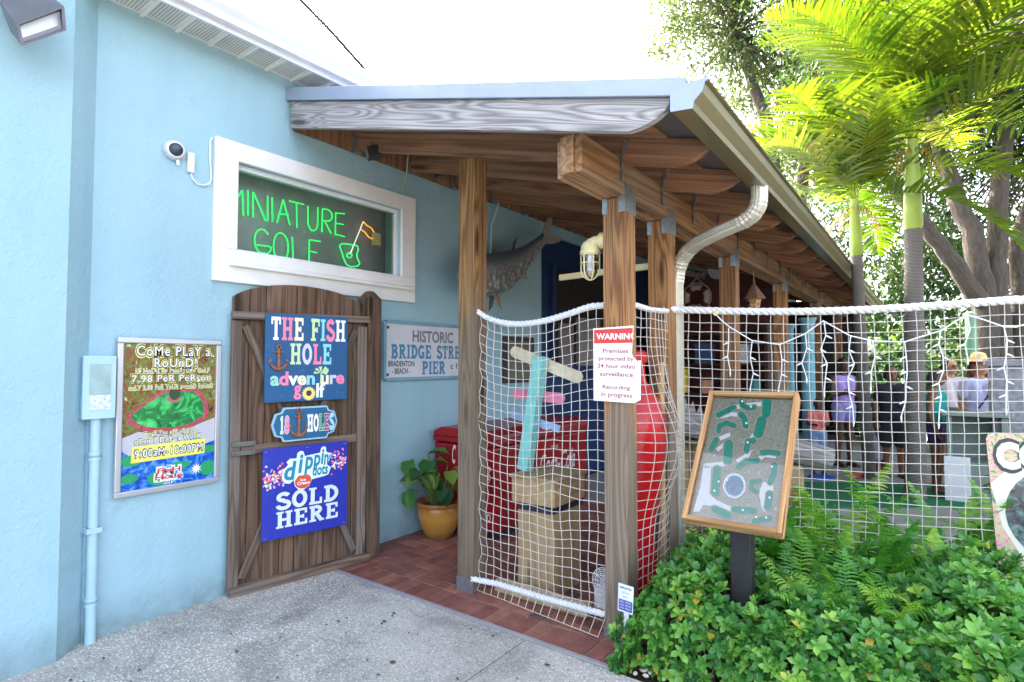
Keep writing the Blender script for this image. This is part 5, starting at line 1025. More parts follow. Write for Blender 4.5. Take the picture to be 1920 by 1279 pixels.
mb = MB(); p = bd.p(.5, .0); mb.bar((p.x, yS + .008, -.02), (p.x + .004, yS + .008, p.z + .05), .028, .006, (0, 1, 0)); mb.build('stake', M_WHITE, ss, bevel=.002)

# ================================================================== PLANTS
M_HEDGE = leafm('hedge_leaf', [(0, S(48, 106, 52)), (.3, S(88, 152, 70)), (.55, S(126, 184, 82)), (.85, S(174, 210, 88)), (.95, S(206, 196, 70)), (1, S(176, 104, 50))], .3, .32)
M_TWIG = plain('twig', S(96, 78, 62), .8, var=.2)
M_FERN = leafm('fern_leaf', [(0, S(56, 122, 44)), (.5, S(100, 170, 60)), (.85, S(148, 198, 72)), (1, S(196, 196, 80))], .4, .45)
def fy(x): return FO.y + (x - FO.x) * FD.y / FD.x
hg = thing('hedge', 'low clipped green hedge of rounded glossy leaves along pavement', 'hedge', (3.6, 3.1, -.05))
n = 3600; X = np.concatenate([rng.uniform(2.46, 4.4, 2800), rng.uniform(4.4, 5.6, n - 2800)]); s = rng.random(n) ** .9
yb = np.minimum(FO.y + (X - FO.x) * FD.y / FD.x - .12, 3.95); hgt = .40 + .05 * np.sin(X * 5.1) + .04 * np.sin(X * 11.3 + 1) + rng.normal(0, .03, n)
front = 2.70 + .05 * np.sin(X * 7) + .03 * np.sin(X * 17)
edge = np.clip((X - 2.44) / .25, .25, 1); hgt *= edge ** .5
f = s < .3; t = np.where(f, s / .3, (s - .3) / .7)
Y = np.where(f, front + .12 * t ** 2, front + .12 + (yb - front - .12) * t); Zz = np.where(f, .0 + hgt * (1 - (1 - t) ** 1.6), hgt + .04 * np.sin(Y * 9 + X * 4) + .05 * t)
Nr = np.where(f[:, None], np.stack([np.zeros(n), -np.cos(t * 1.2), .35 + np.sin(t * 1.2)], 1), np.array([[0, -.15, 1.]])); Nr = unit(Nr + rnd(n) * .35)
left = X < 2.62; Nr[left] = unit(Nr[left] + np.array([-.8, 0, 0])); dep = rng.random(n) ** 1.6 * .10; Pc = np.stack([X, Y, Zz], 1) - Nr * dep[:, None]
keep = ~((Pc[:, 0] > 2.94) & (Pc[:, 0] < 3.11) & (Pc[:, 1] > 2.86) & (Pc[:, 1] < 3.03)) & ~((Pc[:, 0] < 2.46) & (Pc[:, 1] > 2.9)); Pc = Pc[keep]; Nr = Nr[keep]; n = len(Pc)
k = 7; PP = np.repeat(Pc, k, 0); A = np.repeat(Nr, k, 0); ph = (np.tile(np.arange(k), n) * 2.4 + np.repeat(rng.random(n) * 6, k)); tt = np.cross(A, np.array([.3, .9, .1])); tt = unit(tt); bb = np.cross(A, tt)
el = np.tile(np.linspace(.15, 1.1, k), n) + rng.normal(0, .15, n * k); D = (tt * np.cos(ph)[:, None] + bb * np.sin(ph)[:, None]) * np.cos(el)[:, None] + A * np.sin(el)[:, None]
tint = np.clip(np.repeat(rng.beta(2, 3, n), k) * .9 + rng.normal(0, .07, n * k), 0, .93); tint[rng.random(n * k) < .012] = .97
L = rng.uniform(.034, .062, n * k); npmesh('foliage', *leaves(PP + A * 0.004, D, unit(A + rnd(n * k) * .2), L, L * rng.uniform(.52, .66, n * k), tint, .14, .12), M_HEDGE, hg, smooth=True)
mb = MB()
for i in range(0, n, 6):
    p = Vector(Pc[i]); q = Vector((p.x + random.uniform(-.1, .1), min(max(p.y + random.uniform(-.1, .2), 2.8), 3.9), max(-.04, p.z - random.uniform(.15, .35)))); mb.tube([q, p.lerp(q, .4) + Vector((random.uniform(-.02, .02),) * 3), p], [.005, .004, .002], 4)
mb.build('twigs', M_TWIG, hg)
def pinnate(base, d0, L, npair, lw, droop, rng_t, width, taper=.25, face=Vector((0, 0, 1)), seg=14, vshape=.35, fwd_=(.35, .6), kr=(.14, .34), start=.1):
    """one frond: curved midrib and pinnae down both sides -> V,F,G arrays (quads)"""
    p = Vector(base); d = Vector(d0).normalized(); pts = [p.copy()]; dirs = [d.copy()]
    for i in range(seg): d = (d + Vector((0, 0, -droop / seg))).normalized(); p = p + d * (L / seg); pts.append(p.copy()); dirs.append(d.copy())
    V = []; F = []; G = []
    def strip(P, W, tn):
        b = len(V)
        for (q, sd), w_ in zip(P, W): V.append(q - sd * w_); V.append(q + sd * w_); G.append((tn, 0, 0)); G.append((tn, 0, 0))
        for i in range(len(P) - 1): F.append((b + 2 * i, b + 2 * i + 1, b + 2 * i + 3, b + 2 * i + 2))
    side = [dd.cross(face).normalized() if dd.cross(face).length > .05 else dd.orthogonal().normalized() for dd in dirs]
    strip([(q, sd) for q, sd in zip(pts, side)], [lw * .45 * (1 - .8 * i / seg) for i in range(seg + 1)], rng_t * .6 + .3)
    for j in range(npair):
        t = start + (1 - start) * j / (npair - 1) * .995; x = t * seg; i = min(int(x), seg - 1); q = pts[i].lerp(pts[i + 1], x - i); dd = dirs[i]; sd = side[i]; up = sd.cross(dd).normalized()
        if up.z < 0: up = -up
        ll = width * (math.sin(PI * min(1, (t * .86 + .12))) ** .7 if taper else 1) * random.uniform(.9, 1.08)
        for sg in (-1, 1):
            e = (sd * sg + dd * (fwd_[0] + fwd_[1] * t + random.uniform(-.08, .08)) + up * (vshape + random.uniform(-.12, .12))).normalized(); tn = min(1, max(0, rng_t + random.gauss(0, .12))); P = []; c = q.copy(); ee = e
            wdir = (dd - e * dd.dot(e)).normalized()
            kd = droop * random.uniform(*kr)
            for k in range(4): P.append((c.copy(), wdir)); ee = (ee + Vector((0, 0, -kd))).normalized(); c = c + ee * (ll / 3)
            strip(P, [lw * .5, lw, lw * .75, lw * .04], tn)
    return V, F, G
def frondmesh(name, fr_, m, parent=None, loc=None):
    V, F, G = [], [], []
    for v, f, g in fr_: k = len(V); V += v; F += [tuple(a + k for a in q) for q in f]; G += g
    return npmesh(name, np.array([tuple(v) for v in V]), np.array(F), np.array(G), m, parent, loc)
ferns = [(2.66, 3.50, .2, 9, .42), (3.30, 3.66, .12, 9, .52), (3.52, 3.74, .12, 10, .60), (3.78, 3.84, .1, 10, .54), (3.62, 4.28, .05, 12, .92), (3.25, 4.12, .05, 12, .95), (3.98, 3.85, .2, 8, .42), (3.95, 4.46, .05, 12, .8), (4.3, 4.6, .1, 12, .7), (3.22, 3.30, .32, 8, .30), (3.34, 3.0, .36, 8, .24), (3.46, 3.25, .34, 8, .30), (3.74, 3.35, .36, 7, .28), (4.4, 4.5, 0, 12, .8), (3.0, 3.72, .15, 10, .58), (2.95, 4.35, 0, 12, .75), (3.65, 3.10, .38, 7, .22)]
for (x, y, z, k, L) in ferns:
    fs = []
    for i in range(k):
        a = 2 * PI * i / k + random.uniform(-.3, .3); e = random.uniform(.85, 1.42); fs.append(pinnate((x + .03 * math.cos(a), y + .03 * math.sin(a), z), (math.cos(a) * math.cos(e), math.sin(a) * math.cos(e), math.sin(e)), L * random.uniform(.75, 1.1), 26 if L > .5 else 15, .0055 + .009 * (L > .5), 1.15, random.betavariate(2, 2) * .9, .05 + L * .075, vshape=.1))
    o = frondmesh('fern', fs, M_FERN, loc=(x, y, z)); tag(o, 'bright green sword fern with arching fronds around the net and hedge', 'fern', 'ferns growing between hedge and net fence')
# broad-leaved undergrowth behind the net
M_SHR = leafm('shrub_leaf', [(0, S(24, 52, 28)), (.5, S(48, 88, 40)), (.85, S(92, 126, 56)), (1, S(140, 150, 80))], .35, .4)
def bush(x, y, z0, rx, ry, rz, n, l, lab, name='shrub', m=None, group=None):
    u = unit(rnd(n)); rr = rng.random(n) ** .45; cl = (np.sin(u[:, 0] * 6 + x) + np.sin(u[:, 1] * 7) + np.sin(u[:, 2] * 8 + y)) * .07; P = np.array([x, y, z0 + rz]) + u * (rr + cl)[:, None] * np.array([rx, ry, rz]); P[:, 2] = np.maximum(P[:, 2], z0 + .03)
    D = unit(u + rnd(n) * .7 + np.array([0, 0, -.25])); LL = l * rng.uniform(.7, 1.25, n); o = npmesh(name, *leaves(P, D, unit(rnd(n) * .6 + u + np.array([0, 0, .8])), LL, LL * rng.uniform(.3, .5, n), np.clip(.45 + cl * 2 + rng.normal(0, .16, n), 0, 1), .12, .2), m or M_SHR, loc=(x, y, z0), smooth=True)
    return tag(o, lab, 'shrub', group)
bush(2.56, 4.5, -.01, .25, .3, .35, 260, .09, 'dark broad leaved shrub low behind second porch post')
bush(4.55, 4.75, -.05, .5, .35, .4, 900, .10, 'mid green shrub behind lettered poster board')
bush(4.62, 6.9, -.01, .35, .35, .42, 500, .12, 'spiky leaved shrub beside the white counter')
bush(2.18, 3.9, 0, .16, .16, .22, 120, .07, 'small dark green houseplant behind front post')
# ------------------------------------------------------------------ palms
M_PALM = leafm('palm_leaf', [(0, S(54, 86, 18)), (.4, S(90, 114, 22)), (.75, S(122, 134, 30)), (.93, S(150, 138, 60)), (1, S(150, 116, 68))], .55, .4)
def barkring():
    m, t, b = newmat('palm_bark'); a = att(t); wv = N(t, 'TexWave', Scale=9., Distortion=1.2, Detail=3.); t.links.new(mapv(t, a, (2.2, .2, .2)), wv.inputs[0])
    t.links.new(mix_(t, wv.outputs['Fac'], S(84, 78, 72), S(138, 132, 124)), b.inputs['Base Color']); b.inputs['Roughness'].default_value = .85; bump_(t, b, math_(t, 'ADD', wv.outputs['Fac'], noise_(t, geo(t), 60., 4)), .6, .01); return m
M_PBARK = barkring(); M_SHAFT = plain('palm_crownshaft', S(150, 168, 66), .4, var=.12, vs_=5)
def palm(base, bend, top, r0, r1, shaft, nf, fl, lab, droop=1.7, npair=40, width=.52, lwid=.021):
    b = Vector(base); t = Vector(top); t_ = thing('palm_tree', lab, 'palm tree', b); m_ = Vector(bend); P = []; k = 26
    for i in range(k + 1): s = i / k; P.append(b * (1 - s) ** 2 + m_ * (2 * s * (1 - s)) + t * s * s)
    mb = MB(); mb.tube(P, [(r0 * 1.3 if i < 1 else r0 + (r1 - r0) * i / k) * (1 + .035 * (i % 2)) for i in range(k + 1)], 16); mb.build('trunk', M_PBARK, t_, smooth=True, ang=60)
    d = (P[-1] - P[-2]).normalized(); c = t + d * shaft; mb = MB(); mb.tube([t, t + d * .04, t + d * shaft * .5, c], [r1 * .95, r1 * 1.12, r1 * .95, r1 * .62], 16); mb.build('crownshaft', M_SHAFT, t_, smooth=True)
    for i in range(nf):
        for tr_ in range(12):
            a = i * 2.39996 + random.uniform(-.25, .25) + tr_ * .5; e = 1.40 - 1.10 * (i / nf) ** .9 + random.uniform(-.1, .1); dd = Vector((math.cos(a) * math.cos(e), math.sin(a) * math.cos(e), math.sin(e)))
            if e < 1.05 and (dd.x * (EYE.x - c.x) + dd.y * (EYE.y - c.y)) / (Vector((EYE.x - c.x, EYE.y - c.y)).length * math.cos(e)) > .45: e = random.uniform(1.0, 1.25); dd = Vector((math.cos(a) * math.cos(e), math.sin(a) * math.cos(e), math.sin(e)))
            f_ = pinnate(c - d * .06, dd, fl * random.uniform(.85, 1.08), npair, lwid, droop * random.uniform(.85, 1.15), random.betavariate(2.2, 2.4) * .9, width, vshape=.45, fwd_=(.3, .75), kr=(.04, .17), start=.16)
            if not any(p.x < 3.14 and p.z < 3.0 + (3.0 - p.x) * .27 for p in f_[0]): break
        else: continue
        frondmesh('frond', [f_], M_PALM, t_)
    fs = []
    for i in range(5):
        a = i * 1.3 + .4; fs.append(pinnate(c - d * .1, (math.cos(a), math.sin(a), .35), .55, 12, .008, 3.2, .97, .12, vshape=0))
    frondmesh('flower_stalk', fs, M_PALM, t_)
ca = fr(1712, 430, 6.3)
palm(gnd(1716, 943, -.05), fr(1716, 700, 6.3), ca, .105, .085, 1.0, 19, 2.5, 'taller yellow green palm with thick ringed grey trunk behind the net fence', 1.2, 38, .76)
palm(gnd(1632, 902, -.05), fr(1616, 720, 7.0), fr(1606, 478, 6.7), .075, .062, .66, 14, 1.75, 'smaller slender palm with leaning trunk beside the porch gutter', 1.5, 36, .54)
palm((6.35, 6.6, -.05), (6.3, 6.6, 1.8), (6.15, 6.65, 3.5), .11, .09, .7, 16, 2.5, 'palm at right edge whose drooping fronds hang into view', 1.6, 40, .70)
# ------------------------------------------------------------------ oaks and other trees
M_OAK = leafm('oak_leaf', [(0, S(30, 52, 22)), (.5, S(56, 82, 34)), (.85, S(88, 108, 54)), (1, S(120, 128, 84))], .4, .45)
def barkm():  # oak
    m, t, b = newmat('oak_bark'); a = att(t); v = N(t, 'TexVoronoi', Scale=1., feature='DISTANCE_TO_EDGE'); nz_ = noise_(t, mapv(t, a, (5, 18, 18)), 1., 5, .8)
    t.links.new(mapv(t, a, (6, 22, 22)), v.inputs['Vector']); t.links.new(mix_(t, nz_, S(48, 42, 38), S(116, 106, 96)), b.inputs['Base Color']); b.inputs['Roughness'].default_value = .95; bump_(t, b, nz_, 1., .03); return m
M_BARK = barkm()
def tree(name, lab, base, limbs, crowns, nl, l, m=None, twl=.5):
    t_ = thing(name, lab, 'tree', base); mb = MB()
    for P, r0, r1 in limbs:
        P = [Vector(p) for p in P]; Q = []
        for i in range(len(P) - 1):
            for k in range(5): Q.append(P[i].lerp(P[i + 1], k / 5) + Vector((random.uniform(-1, 1), random.uniform(-1, 1), 0)) * r0 * .12)
        Q.append(P[-1]); mb.tube(Q, [r0 + (r1 - r0) * i / (len(Q) - 1) for i in range(len(Q))], 12)
    cent = [Vector(c) for c, *_ in crowns]; ends = [P[-1] for P, _, _ in limbs]
    Pn, Dn, Nn_, Tn = [], [], [], []; tot = sum(r[0] * r[1] * r[2] for _, r in crowns)
    for c, r in crowns:
        nn = int(nl * r[0] * r[1] * r[2] / tot); ncl = max(6, nn // 60); u = unit(rnd(ncl)); cc = np.array(c) + u * np.array(r) * (rng.random(ncl) ** .33)[:, None]
        e = Vector(min(ends, key=lambda q: (Vector(q) - Vector(c)).length))
        for q in cc[:14]:
            q = Vector(q); mid = e.lerp(q, .5) + Vector((random.uniform(-.3, .3), random.uniform(-.3, .3), random.uniform(-.1, .4))); mb.tube([e, mid, q], [.035, .02, .006], 5)
        tn = np.clip(rng.normal(.5, .17, ncl), 0, 1); ix = rng.integers(0, ncl, nn); sp = rnd(nn) * np.array([.30, .30, .20]) * twl / .5
        Pn.append(cc[ix] + sp); Dn.append(unit(sp * .8 + rnd(nn) * .6 + np.array([0, 0, -.2]))); Nn_.append(unit(rnd(nn) * .7 + np.array([0, 0, 1.]))); Tn.append(np.clip(tn[ix] + rng.normal(0, .1, nn), 0, 1))
    mb.build('trunk', M_BARK, t_, smooth=True, ang=70)
    P = np.concatenate(Pn); n = len(P); LL = l * rng.uniform(.7, 1.3, n); npmesh('crown', *leaves(P, np.concatenate(Dn), np.concatenate(Nn_), LL, LL * .42, np.concatenate(Tn), .1, .15), m or M_OAK, t_)
ob = fr(1870, 860, 11); ob.z = -.05
tree('oak_tree', 'large oak with several grey leaning trunks rising behind the palms', ob,
     [([ob + Vector((-.1, 0, 0)), fr(1848, 560, 11), fr(1820, 430, 11), fr(1775, 320, 11.2), fr(1740, 180, 11.5)], .24, .11), ([ob + Vector((.15, .1, 0)), fr(1868, 540, 11), fr(1868, 420, 11), fr(1885, 280, 11), fr(1890, 120, 11)], .22, .11), ([ob + Vector((.4, 0, 0)), fr(1915, 540, 11), fr(1912, 450, 11), fr(1960, 300, 11), fr(2040, 150, 11)], .20, .10),
      ([fr(1838, 565, 10.9), fr(1780, 480, 10.7), fr(1735, 425, 10.5), fr(1680, 360, 10.3), fr(1620, 280, 10)], .17, .08)],
     [(fr(1700, 90, 12), (2.4, 2., 1.6)), (fr(1900, 60, 11.5), (2.4, 2, 1.6)), (fr(1560, 180, 11), (1.3, 1.5, 1.1)), (fr(1830, 260, 12.5), (1.6, 1.6, .9)), (fr(2080, 120, 11), (2.2, 2, 1.7)), (fr(1690, 330, 12), (1.0, 1.2, .7)), (fr(1900, 400, 13.5), (1.0, 1., .8)), (fr(1620, -60, 12), (2.2, 2., 1.2)), (fr(1660, 470, 13), (1.3, 1.2, .9)), (fr(1760, 500, 14), (1.3, 1.2, 1.0)), (fr(1900, 300, 13), (1.8, 1.4, 1.2)), (fr(1560, 400, 14), (1.2, 1.2, 1.)), ((5.6, 9.6, 7.6), (2.6, 2.6, 1.1)), ((7.6, 7.2, 7.4), (2.4, 2.4, 1.1)), ((5.2, 13.0, 7.0), (2.6, 2.6, 1.2))], 70000, .125)  # last three crowns, mostly out of view, added to shade patio and porch
wb = fr(1480, 760, 17); wb.z = -.05
tree('shade_tree', 'tall pale leaved tree rising beyond porch roof against the sky', wb, [([wb, wb + Vector((0, 0, 3.5)), fr(1440, 240, 17), fr(1380, 60, 17)], .3, .12), ([wb + Vector((0, 0, 3.)), fr(1520, 180, 17), fr(1560, -40, 17)], .2, .1)],
     [(fr(1310, 40, 17), (1.6, 1.6, 1.4)), (fr(1430, -60, 17), (2.6, 2.2, 1.8)), (fr(1330, -90, 16.5), (2.2, 2, 1.2)), (fr(1440, 130, 17.5), (1.8, 1.8, 1.5)), (fr(1345, 125, 17), (.9, 1, .8)), (fr(1580, 60, 17), (2.2, 2, 2.2)), (fr(1540, 320, 18), (2, 2, 1.6))], 38000, .15, leafm('pale_leaf', [(0, S(50, 70, 32)), (.5, S(80, 98, 54)), (1, S(124, 132, 92))], .4, .5))
# far wood: one mass
n = 24000; M_FAR = M_SHR; X = rng.uniform(1.5, 16, n); Y = rng.uniform(17, 19.5, n); H = 4.6 + np.sin(X * 1.7) * .9 + np.sin(X * 4.1 + 2) * .4; P = np.stack([X, Y, rng.random(n) ** .8 * H], 1); P[:, 0] += (Y - 17) * -.3
gap = (np.sin(X * 2.3 + 1.3) + np.sin(P[:, 2] * 3 + X) * .4 > .95) & (P[:, 2] > 1.6); P = P[~gap]; n = len(P); LL = rng.uniform(.14, .3, n)
tag(npmesh('far_foliage', *leaves(P, unit(rnd(n) + np.array([0, -.3, -.3])), unit(rnd(n) + np.array([0, -.6, .8])), LL, LL * .45, np.clip(.45 + .2 * np.sin(P[:, 0] * 3) + rng.normal(0, .15, n), 0, 1), .1, .2), M_FAR, loc=(8, 18, 0)), 'distant band of dark shrubs and trees beyond the golf course', 'foliage', kind='stuff')
for (x, y, rx, rz, n, lab) in ((2.9, 13.4, .9, .9, 1100, 'rounded dark shrub behind the people near porch end'), (4.6, 12.6, 1.0, .75, 1200, 'leafy green shrub behind woman in straw hat'), (6.6, 12.0, 1.1, 1.0, 1200, 'big green shrub behind oak trunks at right'), (3.7, 15.2, 1.0, 1.3, 1200, 'tall light green shrub farthest along the path')): bush(x, y, -.05, rx, rx, rz, n, .16, lab)
# far white building with dark roof
fb = thing('far_building', 'white far building with dark roof seen through the net', 'building', (13, 24, 0))
mb = MB(); mb.bx(7.5, 18, 22, 28, 0, 3.2); mb.build('wall', plain('far_white', S(222, 222, 222), .6, var=.05), fb); mb = MB(); mb.prism([(7.2, 21.6, 3.21), (7.2, 28.4, 3.21), (7.2, 25, 4.6)], (11.2, 0, 0)); mb.build('roof', plain('far_roof', S(92, 92, 98), .7), fb)
mb = MB()
for x in (9, 12, 15): mb.bx(x, x + 1, 21.97, 21.998, 1, 2.3)
mb.build('window', plain('far_glass', S(60, 70, 80), .1), fb)
# stone pillar, green pole, counter
p = fr(1905, 760, 6.2); mb = MB(); mb.bx(p.x - .22, p.x + .5, p.y - .2, p.y + .2, 0, 1.5); mb.bx(p.x - .26, p.x + .54, p.y - .24, p.y + .24, 1.501, 1.58); tag(mb.build('stone_pillar', plain('rough_stone', S(136, 138, 144), .9, var=.3, vs_=18, bump=1., bs=24), bevel=.015), 'grey rough stone pillar at right behind the net fence', 'pillar')
p = fr(1823, 700, 7.4); mb = MB(); mb.tube([(p.x, p.y, 0), (p.x, p.y, 2.15)], .06, 14); mb.lathe([(.065, 2.151), (.065, 2.19), (.01, 2.22)], (p.x, p.y, 0), 14); tag(mb.build('green_pole', plain('pole_green', S(110, 160, 132), .5), smooth=True), 'pale green pole standing behind the woman in straw hat', 'pole')
p = fr(1830, 850, 6.3); ctn = thing('counter', 'grey green golf counter with dark open shelf and white side', 'counter', (p.x, p.y, 0)); mgc = plain('counter_paint', S(122, 138, 128), .6, var=.1)
mb = MB(); x0, x1, y0, y1 = p.x - .26, p.x + .26, p.y - .18, p.y + .2
mb.bx(x0, x1, y0, y1, 0, .45); mb.bx(x0, x0 + .05, y0, y1, .451, .95); mb.bx(x1 - .05, x1, y0, y1, .451, .95); mb.bx(x0 + .051, x1 - .051, y1 - .03, y1, .451, .95); mb.build('body', mgc, ctn, bevel=.004)
mb = MB(); mb.bx(x0 - .04, x1 + .04, y0 - .04, y1 + .04, .951, .985); mb.build('top', mgc, ctn, bevel=.006); mb = MB(); mb.bx(x0 - .03, x0 + .20, y0 - .02, y0 - .001, .01, .5); mb.build('white_panel', M_WHITE, ctn, bevel=.003)
# aqua pillars and dim shelving under the far porch
for i, (px, d_) in enumerate(((1515, 8.3), (1478, 9.6))):
    q = fr(px, 680, d_); mb = MB(); mb.lathe([(.13, 0), (.13, .1), (.095, .14), (.09, 2.1), (.11, 2.15), (.13, 2.2)], (q.x, q.y, 0), 20); tag(mb.build('aqua_column', plain('aqua_column_paint', S(130, 190, 206), .5), smooth=True), ('pale aqua round column nearest the palms under the porch', 'pale aqua round column farther back under the porch')[i], 'column')
bw = MB(); bw.bx(.0, 2.6, 13.9, 14.0, 0, 2.9); tag(bw.build('porch_back_wall', M_DARK), 'dark wall closing the far end of porch', 'wall')
for (px, y_, r_, c_, lab) in ((1541, 897, .17, (40, 90, 180), 'blue round rubber disc on the patio by golf green'), (1602, 893, .11, (230, 80, 70), 'red round rubber disc on the patio beside palm trunk')):
    g = gnd(px, y_, -.01); mb = MB(); mb.lathe([(r_, 0), (r_ * .9, .03), (.02, .045)], g, 20); tag(mb.build('rubber_disc', plain('disc_%d' % px, S(*c_), .5), smooth=True), lab, 'disc')
g = gnd(1608, 914, .02); mb = MB(); mb.ell(g + Vector((0, 0, .022)), (.024, .024, .024), 12); tag(mb.build('golf_ball', plain('ball_blue', S(60, 150, 220), .3), smooth=True), 'light blue golf ball on the green carpet', 'ball')
# power line
mb = MB(); mb.tube([fr(540, -25, 8), fr(566, 3, 8), fr(620, 58, 8.2), fr(684, 130, 8.5), fr(760, 220, 9)], .026, 6); tag(mb.build('power_line', M_BLK, smooth=True), 'black overhead cable crossing the white sky above porch', 'cable')
# litter on the pavement
mb = MB()
for k in range(80):
    px, py = random.uniform(120, 1330), random.uniform(1075, 1285); g = gnd(px, py, .003)
    if g.x < .2 or g.y > 2.58: continue
    r_ = random.uniform(.006, .016) * (1.5 if k % 6 == 0 else .8); a = random.random() * 6; m_ = 0 if k % 5 else random.choice((1, 2)); q = [g + Vector((math.cos(a + t) * r_ * random.uniform(.6, 1.3), math.sin(a + t) * r_ * random.uniform(.4, .9), random.uniform(0, .006))) for t in (0, 1.1, 2.2, 3.3, 4.3, 5.3)]; mb.add(q + [g + Vector((0, 0, .008))], [(i, (i + 1) % 6, 6) for i in range(6)], m_)
tag(mb.build('litter', [plain('dead_leaf', S(84, 66, 52), .8, var=.3), plain('blue_glass', S(36, 52, 104), .2), plain('green_glass', S(44, 110, 96), .2)], loc=(1, 2, 0)), 'scattered dead leaf bits and coloured glass chips on pavement', 'litter', kind='stuff')
mb = MB()
for k in range(26): g = gnd(random.uniform(1190, 1330), random.uniform(1252, 1276), .0); mb.ell(g + Vector((random.uniform(-.03, .03), random.uniform(0, .06), .006)), (random.uniform(.01, .022), random.uniform(.008, .016), .009), 7)
tag(mb.build('shell_edging', plain('shells', S(206, 196, 182), .7, var=.2, vs_=40), smooth=True, loc=(2.7, 2.65, 0)), 'pale shells and pebbles scattered along the hedge foot', 'shells', kind='stuff')

# ================================================================== PEOPLE
SKIN = {'brown': plain('skin_brown', S(140, 92, 66), .5, var=.05), 'tan': plain('skin_tan', S(196, 144, 112), .5, var=.05), 'dark': plain('skin_dark', S(98, 64, 48), .5, var=.05)}
M_HAIR = {'black': plain('hair_black', S(34, 26, 24), .5, var=.2, vs_=60), 'auburn': plain('hair_auburn', S(110, 58, 36), .5, var=.25, vs_=60)}
def person(lab, pos, h, yaw, skin, hair, hairlen, top, tsleeve, tcol, bot, bcol, arms, lean=0., hat=False, glasses=False, strap=False, bulk=1.):
    s = h / 1.65; base = Vector(pos); M = Matrix.Translation(base) @ Matrix.Rotation(yaw, 4, 'Z') @ Matrix.Scale(s, 4)
    def T(p): x, y, z = p; return M @ Vector((x + lean * max(0, z - .9) ** 1.2, y, z))
    t_ = thing('person', lab, 'person', base); hd = (0, -.02, 1.54)
    def C(mb, a, b, ra, rb_): mb.cap(T(a), T(b), ra * s, rb_ * s, 12)
    def rm(mb, nm, m, vx, par=t_):
        o = mb.build(nm, m, par, smooth=True, ang=180); r = o.modifiers.new('fuse', 'REMESH'); r.mode = 'VOXEL'; r.voxel_size = vx; r.use_smooth_shade = True; q = o.modifiers.new('soft', 'SMOOTH'); q.factor = .5; q.iterations = 3; return o
    rot = (Matrix.Rotation(yaw, 3, 'Z'))
    def E(mb, c, r): mb.ell(T(c), [a * s for a in r], 14, 0, rot)
    b = bulk; mb = MB()
    E(mb, (0, 0, .93), (.155 * b, .11 * b, .12)); C(mb, (-.05, 0, .95), (-.09 * b, 0, 1.28), .09 * b, .085); C(mb, (.05, 0, .95), (.09 * b, 0, 1.28), .09 * b, .085); C(mb, (-.13, .0, 1.33), (.13, .0, 1.33), .065, .065); C(mb, (0, .01, 1.35), (0, -.005, 1.47), .058, .05)
    E(mb, hd, (.072, .088, .108)); E(mb, (0, -.045, 1.475), (.05, .05, .045)); C(mb, (0, -.108, 1.545), (0, -.122, 1.515), .009, .014); E(mb, (-.074, 0, 1.53), (.012, .02, .03)); E(mb, (.074, 0, 1.53), (.012, .02, .03)); C(mb, (-.02, -.10, 1.482), (.02, -.10, 1.482), .008, .008)
    for sg in (-1, 1):
        C(mb, (sg * .085 * b, 0, .90), (sg * .09, -.01, .49), .088 * b, .056); C(mb, (sg * .09, -.01, .49), (sg * .095, .015, .09), .056, .034); C(mb, (sg * .095, .02, .045), (sg * .105, -.13, .03), .036, .026)
        el_, wr = arms[0 if sg < 0 else 1]; sh_ = (sg * .165 * b, .0, 1.34); C(mb, sh_, el_, .047, .037); C(mb, el_, wr, .037, .026)
        dv = (Vector(wr) - Vector(el_)).normalized(); sd = dv.cross(Vector((0, 1, .3))).normalized(); pm = Vector(wr) + dv * .045; C(mb, wr, tuple(pm), .024, .028); pl = dv.cross(sd)
        for f in range(4):
            st = pm + dv * .03 + sd * ((f - 1.5) * .017); k1 = st + dv * (.034 - .004 * abs(f - 1)) + pl * .008; C(mb, tuple(st), tuple(k1), .0095, .009); C(mb, tuple(k1), tuple(k1 + dv * .022 + pl * .018), .009, .0075)
        st = Vector(wr) + dv * .02 - sd * .026; C(mb, tuple(st), tuple(st + dv * .03 - sd * .022 + pl * .01), .011, .009)
    rm(mb, 'body', SKIN[skin], .0085)
    mb = MB(); E(mb, (0, 0, .99), (.165 * b, .122 * b, .12)); C(mb, (-.05, 0, .98), (-.09 * b, 0, 1.27), .103 * b, .098); C(mb, (.05, 0, .98), (.09 * b, 0, 1.27), .103 * b, .098); C(mb, (-.115, .0, 1.325), (.115, .0, 1.325), .072, .072)
    if tsleeve:
        for sg in (-1, 1):
            el_ = Vector(arms[0 if sg < 0 else 1][0]); sh_ = Vector((sg * .16 * b, 0, 1.34)); C(mb, tuple(sh_), tuple(sh_.lerp(el_, tsleeve)), .062, .058)
    rm(mb, top, plain('cloth_%02x%02x%02x' % tcol, S(*tcol), .8, var=.08, vs_=12), .010)
    mb = MB(); E(mb, (0, 0, .92), (.168 * b, .125 * b, .125))
    for sg in (-1, 1): C(mb, (sg * .085 * b, 0, .9), (sg * .092, -.005, bot), .102 * b, .085)
    rm(mb, 'shorts', plain('cloth_%02x%02x%02x' % bcol, S(*bcol), .8, var=.08, vs_=12), .010)
    mb = MB(); E(mb, (0, .012, 1.565), (.082, .092, .098)); E(mb, (0, .05, 1.53), (.076, .06, .09))
    if hairlen:
        for x in (-.06, -.03, 0, .03, .06): C(mb, (x, .05, 1.56), (x * 1.25, .075, 1.54 - hairlen), .035, .022)
        for sg in (-1, 1): C(mb, (sg * .078, .0, 1.57), (sg * .085, -.005, 1.54 - hairlen * .8), .022, .016)
    o = rm(mb, 'hair', M_HAIR[hair], .010)
